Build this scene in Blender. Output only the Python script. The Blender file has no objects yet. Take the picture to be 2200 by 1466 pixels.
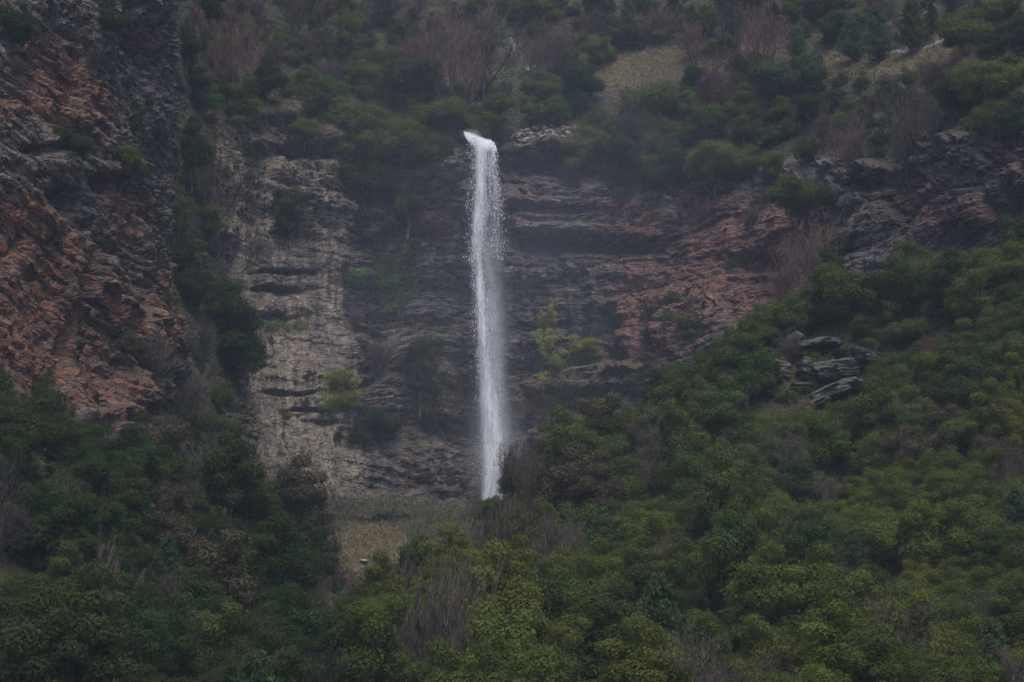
import bpy, math, random
import numpy as np
from mathutils import Vector

random.seed(7)
RS = np.random.RandomState(11)
SC = bpy.context.scene
COL = SC.collection

# ------------------------------------------------------------------ camera, sky, sun, exposure
PITCH = math.radians(10.0)
FPX = 5000.0                      # focal length in photograph pixels (2200 wide)
cam_d = bpy.data.cameras.new('camera')
cam_d.sensor_width = 36.0
cam_d.lens = 36.0 * FPX / 2200.0
cam_d.clip_start = 0.5
cam_d.clip_end = 3000.0
cam = bpy.data.objects.new('camera', cam_d)
cam.rotation_euler = (math.radians(90.0) + PITCH, 0, 0)
COL.objects.link(cam)
SC.camera = cam

SUN_EL, SUN_AZ = math.radians(68.0), math.radians(18.0)   # azimuth measured from behind the camera towards its right
world = bpy.data.worlds.new('World')
SC.world = world
world.use_nodes = True
wn = world.node_tree
for n in list(wn.nodes):
    wn.nodes.remove(n)
w_out = wn.nodes.new('ShaderNodeOutputWorld')
w_bg = wn.nodes.new('ShaderNodeBackground')
w_sky = wn.nodes.new('ShaderNodeTexSky')
w_sky.sky_type = 'NISHITA'
w_sky.sun_disc = False
w_sky.sun_elevation = SUN_EL
w_sky.sun_rotation = math.pi - SUN_AZ
w_sky.air_density = 1.0
w_sky.dust_density = 2.5
w_sky.ozone_density = 2.0
w_bg.inputs['Strength'].default_value = 0.09
wn.links.new(w_sky.outputs[0], w_bg.inputs['Color'])
wn.links.new(w_bg.outputs[0], w_out.inputs['Surface'])

sun_d = bpy.data.lights.new('sun', 'SUN')
sun_d.energy = 1.4
sun_d.angle = math.radians(40.0)
sun_d.color = (1.0, 0.965, 0.95)
sun = bpy.data.objects.new('sun', sun_d)
sdir = Vector((math.sin(SUN_AZ) * math.cos(SUN_EL), -math.cos(SUN_AZ) * math.cos(SUN_EL), math.sin(SUN_EL)))
sun.rotation_euler = sdir.to_track_quat('Z', 'Y').to_euler()
sun.location = (0, 0, 260)
COL.objects.link(sun)

SC.view_settings.view_transform = 'Standard'
SC.view_settings.look = 'None'
SC.view_settings.exposure = 1.2
SC.view_settings.gamma = 1.0
SC.view_settings.use_curve_mapping = False
SC.render.engine = 'CYCLES'
SC.cycles.use_denoising = True
SC.cycles.max_bounces = 6
SC.cycles.diffuse_bounces = 3
SC.cycles.glossy_bounces = 1
SC.cycles.transmission_bounces = 3
SC.cycles.transparent_max_bounces = 16
SC.cycles.volume_bounces = 2
SC.cycles.caustics_reflective = False
SC.cycles.caustics_refractive = False
HAZE_DENSITY = 0.00012

# ------------------------------------------------------------------ pixel <-> world
CP, SP = math.cos(PITCH), math.sin(PITCH)

def ray(px, py):
    u = (np.asarray(px, float) - 1100.0) / FPX
    v = (733.0 - np.asarray(py, float)) / FPX
    return u, CP - v * SP, SP + v * CP

def at(px, py, Y):
    dx, dy, dz = ray(px, py)
    k = Y / dy
    return np.stack([dx * k, dy * k, dz * k], -1)

def project(p):
    x, y, z = p[..., 0], p[..., 1], p[..., 2]
    f = y * CP + z * SP
    up = -y * SP + z * CP
    return 1100.0 + FPX * x / f, 733.0 - FPX * up / f

# ------------------------------------------------------------------ noise
def _hash(i, j, k, s):
    n = (i.astype(np.int64) * 374761393 + j.astype(np.int64) * 668265263 + k.astype(np.int64) * 1440662683 + s * 974711) & 0xFFFFFFFF
    n = ((n ^ (n >> 13)) * 1274126177) & 0xFFFFFFFF
    n = ((n ^ (n >> 16)) * 1597334677) & 0xFFFFFFFF
    return ((n ^ (n >> 15)) & 0xFFFFFF) / float(0xFFFFFF)

def noise(x, y, z=0.0, s=0):
    x, y, z = np.broadcast_arrays(np.asarray(x, float), np.asarray(y, float), np.asarray(z, float))
    i, j, k = np.floor(x), np.floor(y), np.floor(z)
    fx, fy, fz = x - i, y - j, z - k
    fx, fy, fz = [t * t * (3 - 2 * t) for t in (fx, fy, fz)]
    r = 0
    flat = not np.any(fz)
    for a in (0, 1):
        wa = fx if a else 1 - fx
        for b in (0, 1):
            wb = fy if b else 1 - fy
            for c in ((0,) if flat else (0, 1)):
                wc = fz if c else 1 - fz
                r = r + wa * wb * wc * _hash(i + a, j + b, k + c, s)
    return r * 2 - 1

def fbm(x, y, z=0.0, s=0, o=4, g=0.5):
    r, a, f, t = 0, 1.0, 1.0, 0
    for q in range(o):
        r = r + a * noise(x * f, y * f, z * f if np.ndim(z) else 0.0, s + q * 17)
        t += a; a *= g; f *= 2.03
    return r / t

def sstep(a, b, x):
    t = np.clip((x - a) / (b - a), 0, 1)
    return t * t * (3 - 2 * t)

def in_poly(poly, X, Y):
    r = np.zeros(np.shape(X), bool)
    n = len(poly)
    for q in range(n):
        x1, y1 = poly[q]; x2, y2 = poly[(q + 1) % n]
        if y1 == y2:
            continue
        c = ((y1 > Y) != (y2 > Y)) & (X < (x2 - x1) * (Y - y1) / (y2 - y1) + x1)
        r ^= c
    return r

def rbf_fit(P, V, c, reg=1e-3):
    d = np.sqrt(((P[:, None] - P[None]) ** 2).sum(-1) + c * c)
    n = len(P)
    A = np.zeros((n + 3, n + 3))
    A[:n, :n] = d - reg * np.eye(n)
    A[:n, n] = 1; A[:n, n + 1:] = P
    A[n, :n] = 1; A[n + 1:, :n] = P.T
    w = np.linalg.solve(A, np.concatenate([V, np.zeros(3)]))
    return w

def rbf_eval(P, w, c, Q):
    n = len(P)
    out = np.empty(len(Q))
    for a in range(0, len(Q), 20000):
        q = Q[a:a + 20000]
        d = np.sqrt(((q[:, None] - P[None]) ** 2).sum(-1) + c * c)
        out[a:a + 20000] = d @ w[:n] + w[n] + q @ w[n + 1:]
    return out

# ------------------------------------------------------------------ mesh helpers
def fast_mesh(name, co, faces, smooth=False):
    """co (n,3), faces (m,k) with one k"""
    me = bpy.data.meshes.new(name)
    co = np.ascontiguousarray(co, np.float32)
    faces = np.ascontiguousarray(faces, np.int32)
    m, k = faces.shape
    me.vertices.add(len(co)); me.vertices.foreach_set('co', co.ravel())
    me.loops.add(m * k); me.loops.foreach_set('vertex_index', faces.ravel())
    me.polygons.add(m); me.polygons.foreach_set('loop_start', np.arange(0, m * k, k, dtype=np.int32))
    if smooth:
        me.polygons.foreach_set('use_smooth', np.ones(m, bool))
    else:
        me.polygons.foreach_set('use_smooth', np.zeros(m, bool))
    me.update(calc_edges=True)
    return me

def fattr(me, name, val):
    a = me.attributes.new(name, 'FLOAT', 'POINT')
    a.data.foreach_set('value', np.ascontiguousarray(val, np.float32).ravel())

def cattr(me, name, rgba):
    a = me.attributes.new(name, 'FLOAT_COLOR', 'POINT')
    a.data.foreach_set('color', np.ascontiguousarray(rgba, np.float32).ravel())

def link(name, me, mat=None, parent=None):
    o = bpy.data.objects.new(name, me)
    COL.objects.link(o)
    if mat is not None:
        me.materials.append(mat)
    if parent is not None:
        o.parent = parent
    return o

def tag(o, label=None, cat=None, group=None, kind=None):
    if label: o['label'] = label
    if cat: o['category'] = cat
    if group: o['group'] = group
    if kind: o['kind'] = kind
    return o

def empty(name, loc=(0, 0, 0)):
    o = bpy.data.objects.new(name, None)
    o.empty_display_size = 0.5
    COL.objects.link(o); o.location = loc
    return o

def tubes(segs, sides=4):
    """segs: list of (p0, p1, r0, r1) -> co, faces (quads)"""
    P0 = np.array([s[0] for s in segs], float); P1 = np.array([s[1] for s in segs], float)
    R0 = np.array([s[2] for s in segs]); R1 = np.array([s[3] for s in segs])
    d = P1 - P0
    d /= np.maximum(np.linalg.norm(d, axis=1, keepdims=True), 1e-6)
    ref = np.where(np.abs(d[:, 2:3]) < 0.9, np.array([[0, 0, 1.0]]), np.array([[1.0, 0, 0]]))
    a = np.cross(d, ref); a /= np.linalg.norm(a, axis=1, keepdims=True)
    b = np.cross(d, a)
    n = len(segs)
    co = np.empty((n, 2, sides, 3))
    for q in range(sides):
        t = 2 * math.pi * q / sides
        o = a * math.cos(t) + b * math.sin(t)
        co[:, 0, q] = P0 + o * R0[:, None]
        co[:, 1, q] = P1 + o * R1[:, None]
    base = (np.arange(n) * 2 * sides)[:, None]
    fs = []
    for q in range(sides):
        r = (q + 1) % sides
        fs.append(np.concatenate([base + q, base + r, base + sides + r, base + sides + q], 1))
    return co.reshape(-1, 3), np.concatenate(fs, 0)

def leaf_quads(c, nrm, size, rng, aspect=0.62, up=None):
    """rhombus leaves: centres, normals, half sizes"""
    n = len(c)
    nrm = nrm / np.maximum(np.linalg.norm(nrm, axis=1, keepdims=True), 1e-6)
    r = rng.normal(size=(n, 3)) if up is None else np.broadcast_to(np.array(up, float), (n, 3)) + rng.normal(size=(n, 3)) * 0.35
    t = r - (r * nrm).sum(1, keepdims=True) * nrm
    t /= np.maximum(np.linalg.norm(t, axis=1, keepdims=True), 1e-6)
    b = np.cross(nrm, t)
    s = size[:, None]
    co = np.stack([c - t * s, c + b * s * aspect, c + t * s, c - b * s * aspect], 1).reshape(-1, 3)
    f = np.arange(4 * n).reshape(n, 4)
    return co, f

# ------------------------------------------------------------------ materials
def new_mat(name):
    m = bpy.data.materials.new(name)
    m.use_nodes = True
    nt = m.node_tree
    for n in list(nt.nodes):
        nt.nodes.remove(n)
    out = nt.nodes.new('ShaderNodeOutputMaterial')
    return m, nt, out

def N(nt, t, **kw):
    n = nt.nodes.new(t)
    for k, v in kw.items():
        setattr(n, k, v)
    return n

def mixc(nt, fac, a, b, mode='MIX'):
    n = nt.nodes.new('ShaderNodeMix'); n.data_type = 'RGBA'; n.blend_type = mode
    n.clamp_factor = True
    for sock, v in ((n.inputs[0], fac), (n.inputs[6], a), (n.inputs[7], b)):
        if hasattr(v, 'node'):
            nt.links.new(v, sock)
        elif isinstance(v, (tuple, list)):
            sock.default_value = (*v[:3], 1)
        else:
            sock.default_value = v
    return n.outputs[2]

def mth(nt, op, a, b=None, c=None, clamp=False):
    n = nt.nodes.new('ShaderNodeMath'); n.operation = op; n.use_clamp = clamp
    for i, v in enumerate((a, b, c)):
        if v is None: continue
        if hasattr(v, 'node'): nt.links.new(v, n.inputs[i])
        else: n.inputs[i].default_value = v
    return n.outputs[0]

def rng_map(nt, v, a, b, c=0.0, d=1.0):
    n = nt.nodes.new('ShaderNodeMapRange'); n.clamp = True
    nt.links.new(v, n.inputs[0])
    for i, q in zip((1, 2, 3, 4), (a, b, c, d)): n.inputs[i].default_value = q
    return n.outputs[0]

def ntex(nt, vec, scale, detail=4, rough=0.55):
    n = nt.nodes.new('ShaderNodeTexNoise')
    n.inputs['Scale'].default_value = scale
    n.inputs['Detail'].default_value = detail
    n.inputs['Roughness'].default_value = rough
    if vec is not None: nt.links.new(vec, n.inputs['Vector'])
    return n.outputs[0]

def vscale(nt, vec, s):
    n = nt.nodes.new('ShaderNodeVectorMath'); n.operation = 'MULTIPLY'
    nt.links.new(vec, n.inputs[0]); n.inputs[1].default_value = s
    return n.outputs[0]

def leaf_mat(name, ca, cb, cc=None, translucent=0.3):
    m, nt, out = new_mat(name)
    geo = N(nt, 'ShaderNodeNewGeometry')
    oi = N(nt, 'ShaderNodeObjectInfo')
    at_ = N(nt, 'ShaderNodeAttribute', attribute_name='tone')
    f = mth(nt, 'MULTIPLY_ADD', geo.outputs['Random Per Island'], 0.30, mth(nt, 'MULTIPLY_ADD', at_.outputs['Fac'], 0.5, 0.1))
    c = mixc(nt, f, ca, cb)
    if cc:
        c = mixc(nt, mth(nt, 'MULTIPLY', rng_map(nt, oi.outputs['Random'], 0.3, 1.0), 0.6), c, cc)
    v = rng_map(nt, mth(nt, 'FRACT', mth(nt, 'MULTIPLY', oi.outputs['Random'], 7.31)), 0, 1, 0.84, 1.18)
    hs = N(nt, 'ShaderNodeHueSaturation')
    nt.links.new(c, hs.inputs['Color']); nt.links.new(v, hs.inputs['Value'])
    d = N(nt, 'ShaderNodeBsdfDiffuse'); t = N(nt, 'ShaderNodeBsdfTranslucent')
    nt.links.new(hs.outputs[0], d.inputs['Color']); nt.links.new(hs.outputs[0], t.inputs['Color'])
    mx = N(nt, 'ShaderNodeMixShader'); mx.inputs[0].default_value = translucent
    nt.links.new(d.outputs[0], mx.inputs[1]); nt.links.new(t.outputs[0], mx.inputs[2])
    nt.links.new(mx.outputs[0], out.inputs['Surface'])
    return m

def bark_mat(name, ca, cb):
    m, nt, out = new_mat(name)
    tc = N(nt, 'ShaderNodeTexCoord')
    n1 = ntex(nt, tc.outputs['Object'], 1.7, 4)
    oi = N(nt, 'ShaderNodeObjectInfo')
    c = mixc(nt, rng_map(nt, n1, 0.35, 0.65), ca, cb)
    v = rng_map(nt, oi.outputs['Random'], 0, 1, 0.75, 1.25)
    hs = N(nt, 'ShaderNodeHueSaturation')
    nt.links.new(c, hs.inputs['Color']); nt.links.new(v, hs.inputs['Value'])
    d = N(nt, 'ShaderNodeBsdfDiffuse'); nt.links.new(hs.outputs[0], d.inputs['Color'])
    nt.links.new(d.outputs[0], out.inputs['Surface'])
    return m

LEAF = {
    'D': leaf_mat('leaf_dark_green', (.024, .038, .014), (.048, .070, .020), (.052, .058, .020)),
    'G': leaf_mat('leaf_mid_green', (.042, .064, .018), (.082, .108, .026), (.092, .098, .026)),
    'O': leaf_mat('leaf_olive', (.052, .070, .016), (.100, .116, .025), (.112, .106, .027)),
    'Y': leaf_mat('leaf_yellow_green', (.11, .125, .018), (.23, .23, .030)),
    'F': leaf_mat('leaf_fresh_green', (.048, .088, .018), (.090, .150, .028)),
    'B': leaf_mat('leaf_blue_green', (.034, .056, .026), (.072, .104, .046), (.07, .095, .04)),
    'N': leaf_mat('leaf_brown', (.050, .042, .026), (.092, .075, .042), (.07, .08, .03), 0.15),
}
TINT = {'D': 'dark green', 'G': 'mid green', 'O': 'olive green', 'Y': 'yellow-green', 'F': 'fresh green', 'B': 'bluish green', 'N': 'brownish'}
M_BARK = bark_mat('bark', (.055, .042, .034), (.11, .09, .075))
M_TWIG = bark_mat('twig_grey_brown', (.052, .042, .033), (.105, .084, .066))
M_TWIG_RED = bark_mat('twig_reddish', (.080, .046, .040), (.145, .088, .075))
M_TWIG_DARK = bark_mat('twig_dark', (.03, .025, .025), (.06, .05, .048))

def rock_material():
    m, nt, out = new_mat('cliff_rock')
    geo = N(nt, 'ShaderNodeNewGeometry')
    z = N(nt, 'ShaderNodeAttribute', attribute_name='zones')
    z2 = N(nt, 'ShaderNodeAttribute', attribute_name='zones_b')
    bed = N(nt, 'ShaderNodeAttribute', attribute_name='bed')
    sp = N(nt, 'ShaderNodeSeparateXYZ'); nt.links.new(geo.outputs['Position'], sp.inputs[0])
    sc = N(nt, 'ShaderNodeSeparateColor'); nt.links.new(z.outputs['Color'], sc.inputs[0])
    sc2 = N(nt, 'ShaderNodeSeparateColor'); nt.links.new(z2.outputs['Color'], sc2.inputs[0])
    orange, veg, pale = sc.outputs[0], sc.outputs[1], sc.outputs[2]
    grass, wet_dark, red = sc2.outputs[0], sc2.outputs[1], sc2.outputs[2]
    cv = N(nt, 'ShaderNodeCombineXYZ')
    nt.links.new(mth(nt, 'MULTIPLY', sp.outputs[0], 0.22), cv.inputs[0])
    nt.links.new(mth(nt, 'MULTIPLY', sp.outputs[1], 0.22), cv.inputs[1])
    nt.links.new(bed.outputs['Fac'], cv.inputs[2])
    BV = cv.outputs[0]
    lay = ntex(nt, BV, 1.3, 8, 0.68)
    lay_f = ntex(nt, BV, 5.0, 6, 0.7)
    big = ntex(nt, geo.outputs['Position'], 0.07, 5, 0.6)
    mid = ntex(nt, geo.outputs['Position'], 0.45, 6, 0.65)
    fine = ntex(nt, geo.outputs['Position'], 2.6, 5, 0.7)
    streak = ntex(nt, vscale(nt, geo.outputs['Position'], (1.0, 1.0, 0.07)), 1.1, 5, 0.62)
    wv = N(nt, 'ShaderNodeVectorMath', operation='ADD'); nt.links.new(BV, wv.inputs[0])
    wn_ = N(nt, 'ShaderNodeTexNoise'); wn_.inputs['Scale'].default_value = 2.2; nt.links.new(BV, wn_.inputs['Vector'])
    nt.links.new(vscale(nt, wn_.outputs['Color'], (0.55, 0.55, 0.55)), wv.inputs[1])
    def voro(scale, feat):
        v = N(nt, 'ShaderNodeTexVoronoi', feature=feat); v.inputs['Scale'].default_value = scale; v.inputs['Randomness'].default_value = 0.9
        nt.links.new(wv.outputs[0], v.inputs['Vector']); return v
    e1 = rng_map(nt, voro(0.62, 'DISTANCE_TO_EDGE').outputs['Distance'], 0.0, 0.07)
    e2 = rng_map(nt, voro(1.7, 'DISTANCE_TO_EDGE').outputs['Distance'], 0.0, 0.07)
    cellv = N(nt, 'ShaderNodeSeparateColor'); nt.links.new(voro(1.7, 'F1').outputs['Color'], cellv.inputs[0])
    joint = mth(nt, 'MULTIPLY', rng_map(nt, e1, 0, 1, 0.30, 1.0), rng_map(nt, e2, 0, 1, 0.55, 1.0))
    # grey, weathered limestone
    c = mixc(nt, rng_map(nt, lay, 0.38, 0.64), (.055, .048, .048), (.31, .25, .215))
    c = mixc(nt, rng_map(nt, big, 0.42, 0.62), c, mixc(nt, rng_map(nt, lay_f, 0.35, 0.65), (.10, .076, .066), (.31, .225, .18)))
    # broken red and orange faces
    rc = mixc(nt, rng_map(nt, lay_f, 0.35, 0.66), (.14, .058, .046), (.38, .17, .125))
    redf = mth(nt, 'MULTIPLY', red, rng_map(nt, mid, 0.30, 0.52))
    c = mixc(nt, redf, c, rc)
    oc = mixc(nt, rng_map(nt, lay_f, 0.32, 0.66), (.17, .062, .034), (.38, .150, .080))
    orf = mth(nt, 'MULTIPLY', orange, rng_map(nt, mth(nt, 'MULTIPLY_ADD', mid, 0.6, mth(nt, 'MULTIPLY', lay, 0.4)), 0.36, 0.54))
    c = mixc(nt, orf, c, oc)
    # pale, tufa-coated wall with hanging streaks
    pc = mixc(nt, rng_map(nt, streak, 0.36, 0.62), (.125, .098, .074), (.34, .265, .20))
    streak2 = ntex(nt, vscale(nt, geo.outputs['Position'], (1.0, 1.0, 0.05)), 0.32, 4, 0.6)
    pc = mixc(nt, rng_map(nt, streak2, 0.50, 0.62, 0.0, 0.75), pc, mixc(nt, rng_map(nt, lay_f, 0.4, 0.65), (.060, .054, .050), (.17, .14, .115)))
    c = mixc(nt, mth(nt, 'MULTIPLY', pale, rng_map(nt, big, 0.25, 0.5, 0.55, 0.9)), c, pc)
    # mineral and water streaks everywhere on the steep rock
    c = mixc(nt, mth(nt, 'MULTIPLY', rng_map(nt, streak, 0.55, 0.72), 0.5), c, (.26, .22, .19))
    c = mixc(nt, mth(nt, 'MULTIPLY', rng_map(nt, streak, 0.47, 0.32), 0.75), c, (.035, .034, .036))
    c = mixc(nt, wet_dark, c, mixc(nt, rng_map(nt, lay_f, 0.4, 0.7), (.018, .018, .021), (.07, .066, .068)))
    tone = mth(nt, 'MULTIPLY', joint, rng_map(nt, cellv.outputs[0], 0, 1, 0.80, 1.30))
    tcol = N(nt, 'ShaderNodeCombineColor')
    for q_ in range(3): nt.links.new(tone, tcol.inputs[q_])
    c = mixc(nt, mth(nt, 'MULTIPLY_ADD', pale, -0.6, 1.0), c, tcol.outputs[0], 'MULTIPLY')
    # soil, moss and dead grass where the ground lies back or the plants have taken over
    sn = N(nt, 'ShaderNodeSeparateXYZ'); nt.links.new(geo.outputs['Normal'], sn.inputs[0])
    flat = rng_map(nt, sn.outputs[2], 0.35, 0.75)
    soil = mixc(nt, rng_map(nt, mid, 0.4, 0.62), (.040, .033, .021), (.092, .074, .044))
    soil = mixc(nt, rng_map(nt, big, 0.45, 0.6), soil, mixc(nt, rng_map(nt, fine, 0.4, 0.6), (.035, .05, .018), (.085, .09, .035)))
    c = mixc(nt, mth(nt, 'MAXIMUM', mth(nt, 'MULTIPLY', flat, 0.6), mth(nt, 'MULTIPLY', veg, rng_map(nt, fine, 0.2, 0.5, 0.7, 1.0))), c, soil)
    gr = mixc(nt, rng_map(nt, fine, 0.35, 0.65), (.070, .060, .028), (.20, .155, .085))
    gr = mixc(nt, rng_map(nt, mid, 0.52, 0.62), gr, (.055, .060, .025))
    c = mixc(nt, mth(nt, 'MULTIPLY', grass, rng_map(nt, mid, 0.3, 0.5, 0.55, 1.0)), c, gr)
    c = mixc(nt, 0.5, c, mixc(nt, rng_map(nt, fine, 0.3, 0.7), (.6, .6, .6), (1.4, 1.4, 1.4)), 'MULTIPLY')
    b = N(nt, 'ShaderNodeBsdfPrincipled')
    b.inputs['Roughness'].default_value = 0.85
    b.inputs['Specular IOR Level'].default_value = 0.25
    nt.links.new(c, b.inputs['Base Color'])
    nt.links.new(rng_map(nt, wet_dark, 0, 1, 0.9, 0.45), b.inputs['Roughness'])
    h = mth(nt, 'MULTIPLY_ADD', lay_f, 0.6, mth(nt, 'MULTIPLY_ADD', fine, 0.5, mth(nt, 'MULTIPLY', lay, 0.8)))
    h = mth(nt, 'MULTIPLY_ADD', joint, 0.55, h)
    h = mth(nt, 'MULTIPLY', h, mth(nt, 'MULTIPLY_ADD', pale, -0.55, 1.0))
    h = mth(nt, 'MULTIPLY_ADD', streak, 0.5, h)
    bp = N(nt, 'ShaderNodeBump'); bp.inputs['Strength'].default_value = 1.0; bp.inputs['Distance'].default_value = 1.0
    nt.links.new(h, bp.inputs['Height']); nt.links.new(bp.outputs[0], b.inputs['Normal'])
    nt.links.new(b.outputs[0], out.inputs['Surface'])
    return m

def simple_rock(name, ca, cb, scale=0.9):
    m, nt, out = new_mat(name)
    geo = N(nt, 'ShaderNodeNewGeometry')
    tc = vscale(nt, geo.outputs['Position'], (0.4, 0.4, 1.6))
    n1 = ntex(nt, tc, scale, 7, 0.7)
    n2 = ntex(nt, geo.outputs['Position'], 2.5, 5, 0.7)
    c = mixc(nt, rng_map(nt, n1, 0.38, 0.62), ca, cb)
    sn = N(nt, 'ShaderNodeSeparateXYZ'); nt.links.new(geo.outputs['Normal'], sn.inputs[0])
    c = mixc(nt, mth(nt, 'MULTIPLY', rng_map(nt, sn.outputs[2], 0.4, 0.85), rng_map(nt, n2, 0.4, 0.55, 0.1, 0.8)), c, (.075, .072, .038))
    b = N(nt, 'ShaderNodeBsdfPrincipled'); b.inputs['Roughness'].default_value = 0.85
    nt.links.new(c, b.inputs['Base Color'])
    bp = N(nt, 'ShaderNodeBump'); bp.inputs['Strength'].default_value = 1.0; bp.inputs['Distance'].default_value = 0.5
    nt.links.new(mth(nt, 'ADD', n1, mth(nt, 'MULTIPLY', n2, 0.4)), bp.inputs['Height']); nt.links.new(bp.outputs[0], b.inputs['Normal'])
    nt.links.new(b.outputs[0], out.inputs['Surface'])
    return m

def ground_material():
    m, nt, out = new_mat('forest_floor')
    geo = N(nt, 'ShaderNodeNewGeometry')
    n1 = ntex(nt, geo.outputs['Position'], 0.35, 6, 0.65)
    n2 = ntex(nt, geo.outputs['Position'], 2.2, 6, 0.7)
    c = mixc(nt, rng_map(nt, n1, 0.4, 0.6), (.040, .034, .022), (.045, .050, .022))
    c = mixc(nt, rng_map(nt, n2, 0.45, 0.65), c, (.085, .070, .045))
    b = N(nt, 'ShaderNodeBsdfDiffuse')
    nt.links.new(c, b.inputs['Color'])
    bp = N(nt, 'ShaderNodeBump'); bp.inputs['Strength'].default_value = 1.0; bp.inputs['Distance'].default_value = 0.6
    nt.links.new(n2, bp.inputs['Height']); nt.links.new(bp.outputs[0], b.inputs['Normal'])
    nt.links.new(b.outputs[0], out.inputs['Surface'])
    return m

M_ROCK = rock_material()
M_FLOOR = ground_material()
M_OUTCROP = simple_rock('outcrop_rock', (.020, .018, .018), (.115, .098, .085), 1.6)
M_STONE_TAN = simple_rock('stone_tan', (.20, .15, .12), (.46, .37, .31), 1.5)

# ------------------------------------------------------------------ the mountain: cliff, buttress, upper slope
CT = np.array([
    # px, py, distance.   above the frame
    (-400, -300, 290), (0, -300, 308), (350, -300, 360), (700, -300, 480), (1100, -300, 500), (1500, -300, 500), (1900, -300, 470), (2300, -300, 420), (2600, -300, 390),
    # top of frame
    (-400, 0, 272), (-100, 0, 284), (0, 0, 290), (150, 0, 303), (280, 0, 322), (350, 0, 342), (410, 0, 385), (500, 0, 415), (620, 0, 436), (800, 0, 450), (1050, 0, 456), (1300, 0, 456), (1550, 0, 448), (1800, 0, 432), (2000, 0, 404), (2200, 0, 368), (2600, 0, 330),
    # py 130
    (550, 130, 405), (750, 130, 428), (1050, 130, 432), (1300, 130, 430), (1550, 130, 425), (1800, 130, 408), (2000, 130, 378), (2200, 130, 345),
    # 220 - 300: just above the cliff edge
    (-400, 250, 268), (0, 250, 284), (150, 250, 297), (280, 250, 317), (350, 250, 336), (410, 230, 370), (480, 230, 385), (570, 245, 391), (700, 295, 395),
    (820, 260, 405), (1000, 280, 399), (1100, 292, 400), (1200, 300, 402), (1350, 290, 405), (1500, 290, 406), (1650, 300, 398), (1800, 290, 380), (1950, 250, 358), (2100, 240, 335), (2250, 230, 315), (2600, 200, 280),
    # upper cliff
    (560, 330, 388), (720, 370, 391), (880, 420, 396), (1100, 340, 397.5), (1250, 370, 397), (1400, 420, 394), (1550, 420, 389), (1700, 400, 378), (1850, 360, 362), (2000, 320, 342), (2200, 300, 318), (2600, 280, 285),
    # mid cliff
    (-400, 550, 258), (0, 550, 275), (150, 550, 289), (280, 550, 309), (345, 550, 326), (400, 550, 352), (480, 560, 374), (600, 550, 385), (750, 550, 391), (900, 550, 396), (1040, 550, 398), (1200, 550, 397), (1350, 550, 393), (1500, 550, 386), (1650, 530, 375), (1800, 500, 358), (1950, 480, 342), (2200, 450, 315), (2600, 430, 280),
    # lower cliff
    (-400, 850, 248), (0, 850, 263), (150, 850, 276), (280, 850, 295), (380, 800, 322), (460, 800, 350), (540, 800, 368), (700, 800, 383), (850, 800, 390), (1040, 800, 394), (1200, 800, 392), (1350, 800, 387), (1500, 750, 378), (1650, 700, 365), (1850, 650, 345), (2200, 600, 318),
    # foot
    (0, 1050, 255), (300, 1000, 285), (420, 1000, 328), (520, 1000, 352), (650, 1050, 365), (800, 1080, 375), (950, 1040, 386), (1060, 1060, 388), (1200, 1000, 384), (1350, 930, 380),
    (650, 1150, 352), (800, 1180, 360), (900, 1150, 370), (850, 1250, 345), (950, 1250, 355), (700, 1300, 325), (1000, 1400, 320), (600, 1450, 290), (1400, 1300, 330), (2000, 1000, 320), (2600, 1000, 300), (200, 1400, 240), (-400, 1400, 235),
], float)
CS = 60.0
cw = rbf_fit(CT[:, :2], CT[:, 2], CS, 0.5)
PX0, PX1, PY0, PY1, ST = -330.0, 2540.0, -260.0, 1390.0, 3.0
gx = np.arange(PX0, PX1, ST); gy = np.arange(PY0, PY1, ST)
# evaluate coarsely, then refine
cgx = np.arange(PX0 - 24, PX1 + 48, 24.0); cgy = np.arange(PY0 - 24, PY1 + 48, 24.0)
CX, CY = np.meshgrid(cgx, cgy)
CZ = rbf_eval(CT[:, :2], cw, CS, np.stack([CX.ravel(), CY.ravel()], 1)).reshape(CX.shape)

def bilin(A, x, y, x0, y0, sx, sy):
    u = np.clip((np.asarray(x, float) - x0) / sx, 0, A.shape[1] - 1.001); v = np.clip((np.asarray(y, float) - y0) / sy, 0, A.shape[0] - 1.001)
    i, j = u.astype(int), v.astype(int); fu, fv = u - i, v - j
    return (A[j, i] * (1 - fu) + A[j, i + 1] * fu) * (1 - fv) + (A[j + 1, i] * (1 - fu) + A[j + 1, i + 1] * fu) * fv

def smooth2(A, r):
    """separable box blur twice"""
    for _ in range(2):
        for ax in (0, 1):
            c = np.cumsum(np.concatenate([np.repeat(np.take(A, [0], ax), r + 1, ax), A, np.repeat(np.take(A, [-1], ax), r, ax)], ax), ax)
            n = A.shape[ax]
            A = (np.take(c, range(2 * r + 1, 2 * r + 1 + n), ax) - np.take(c, range(0, n), ax)) / (2 * r + 1)
    return A

PXG, PYG = np.meshgrid(gx, gy)
YB = smooth2(bilin(CZ, PXG, PYG, cgx[0], cgy[0], 24.0, 24.0), 5)

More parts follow.
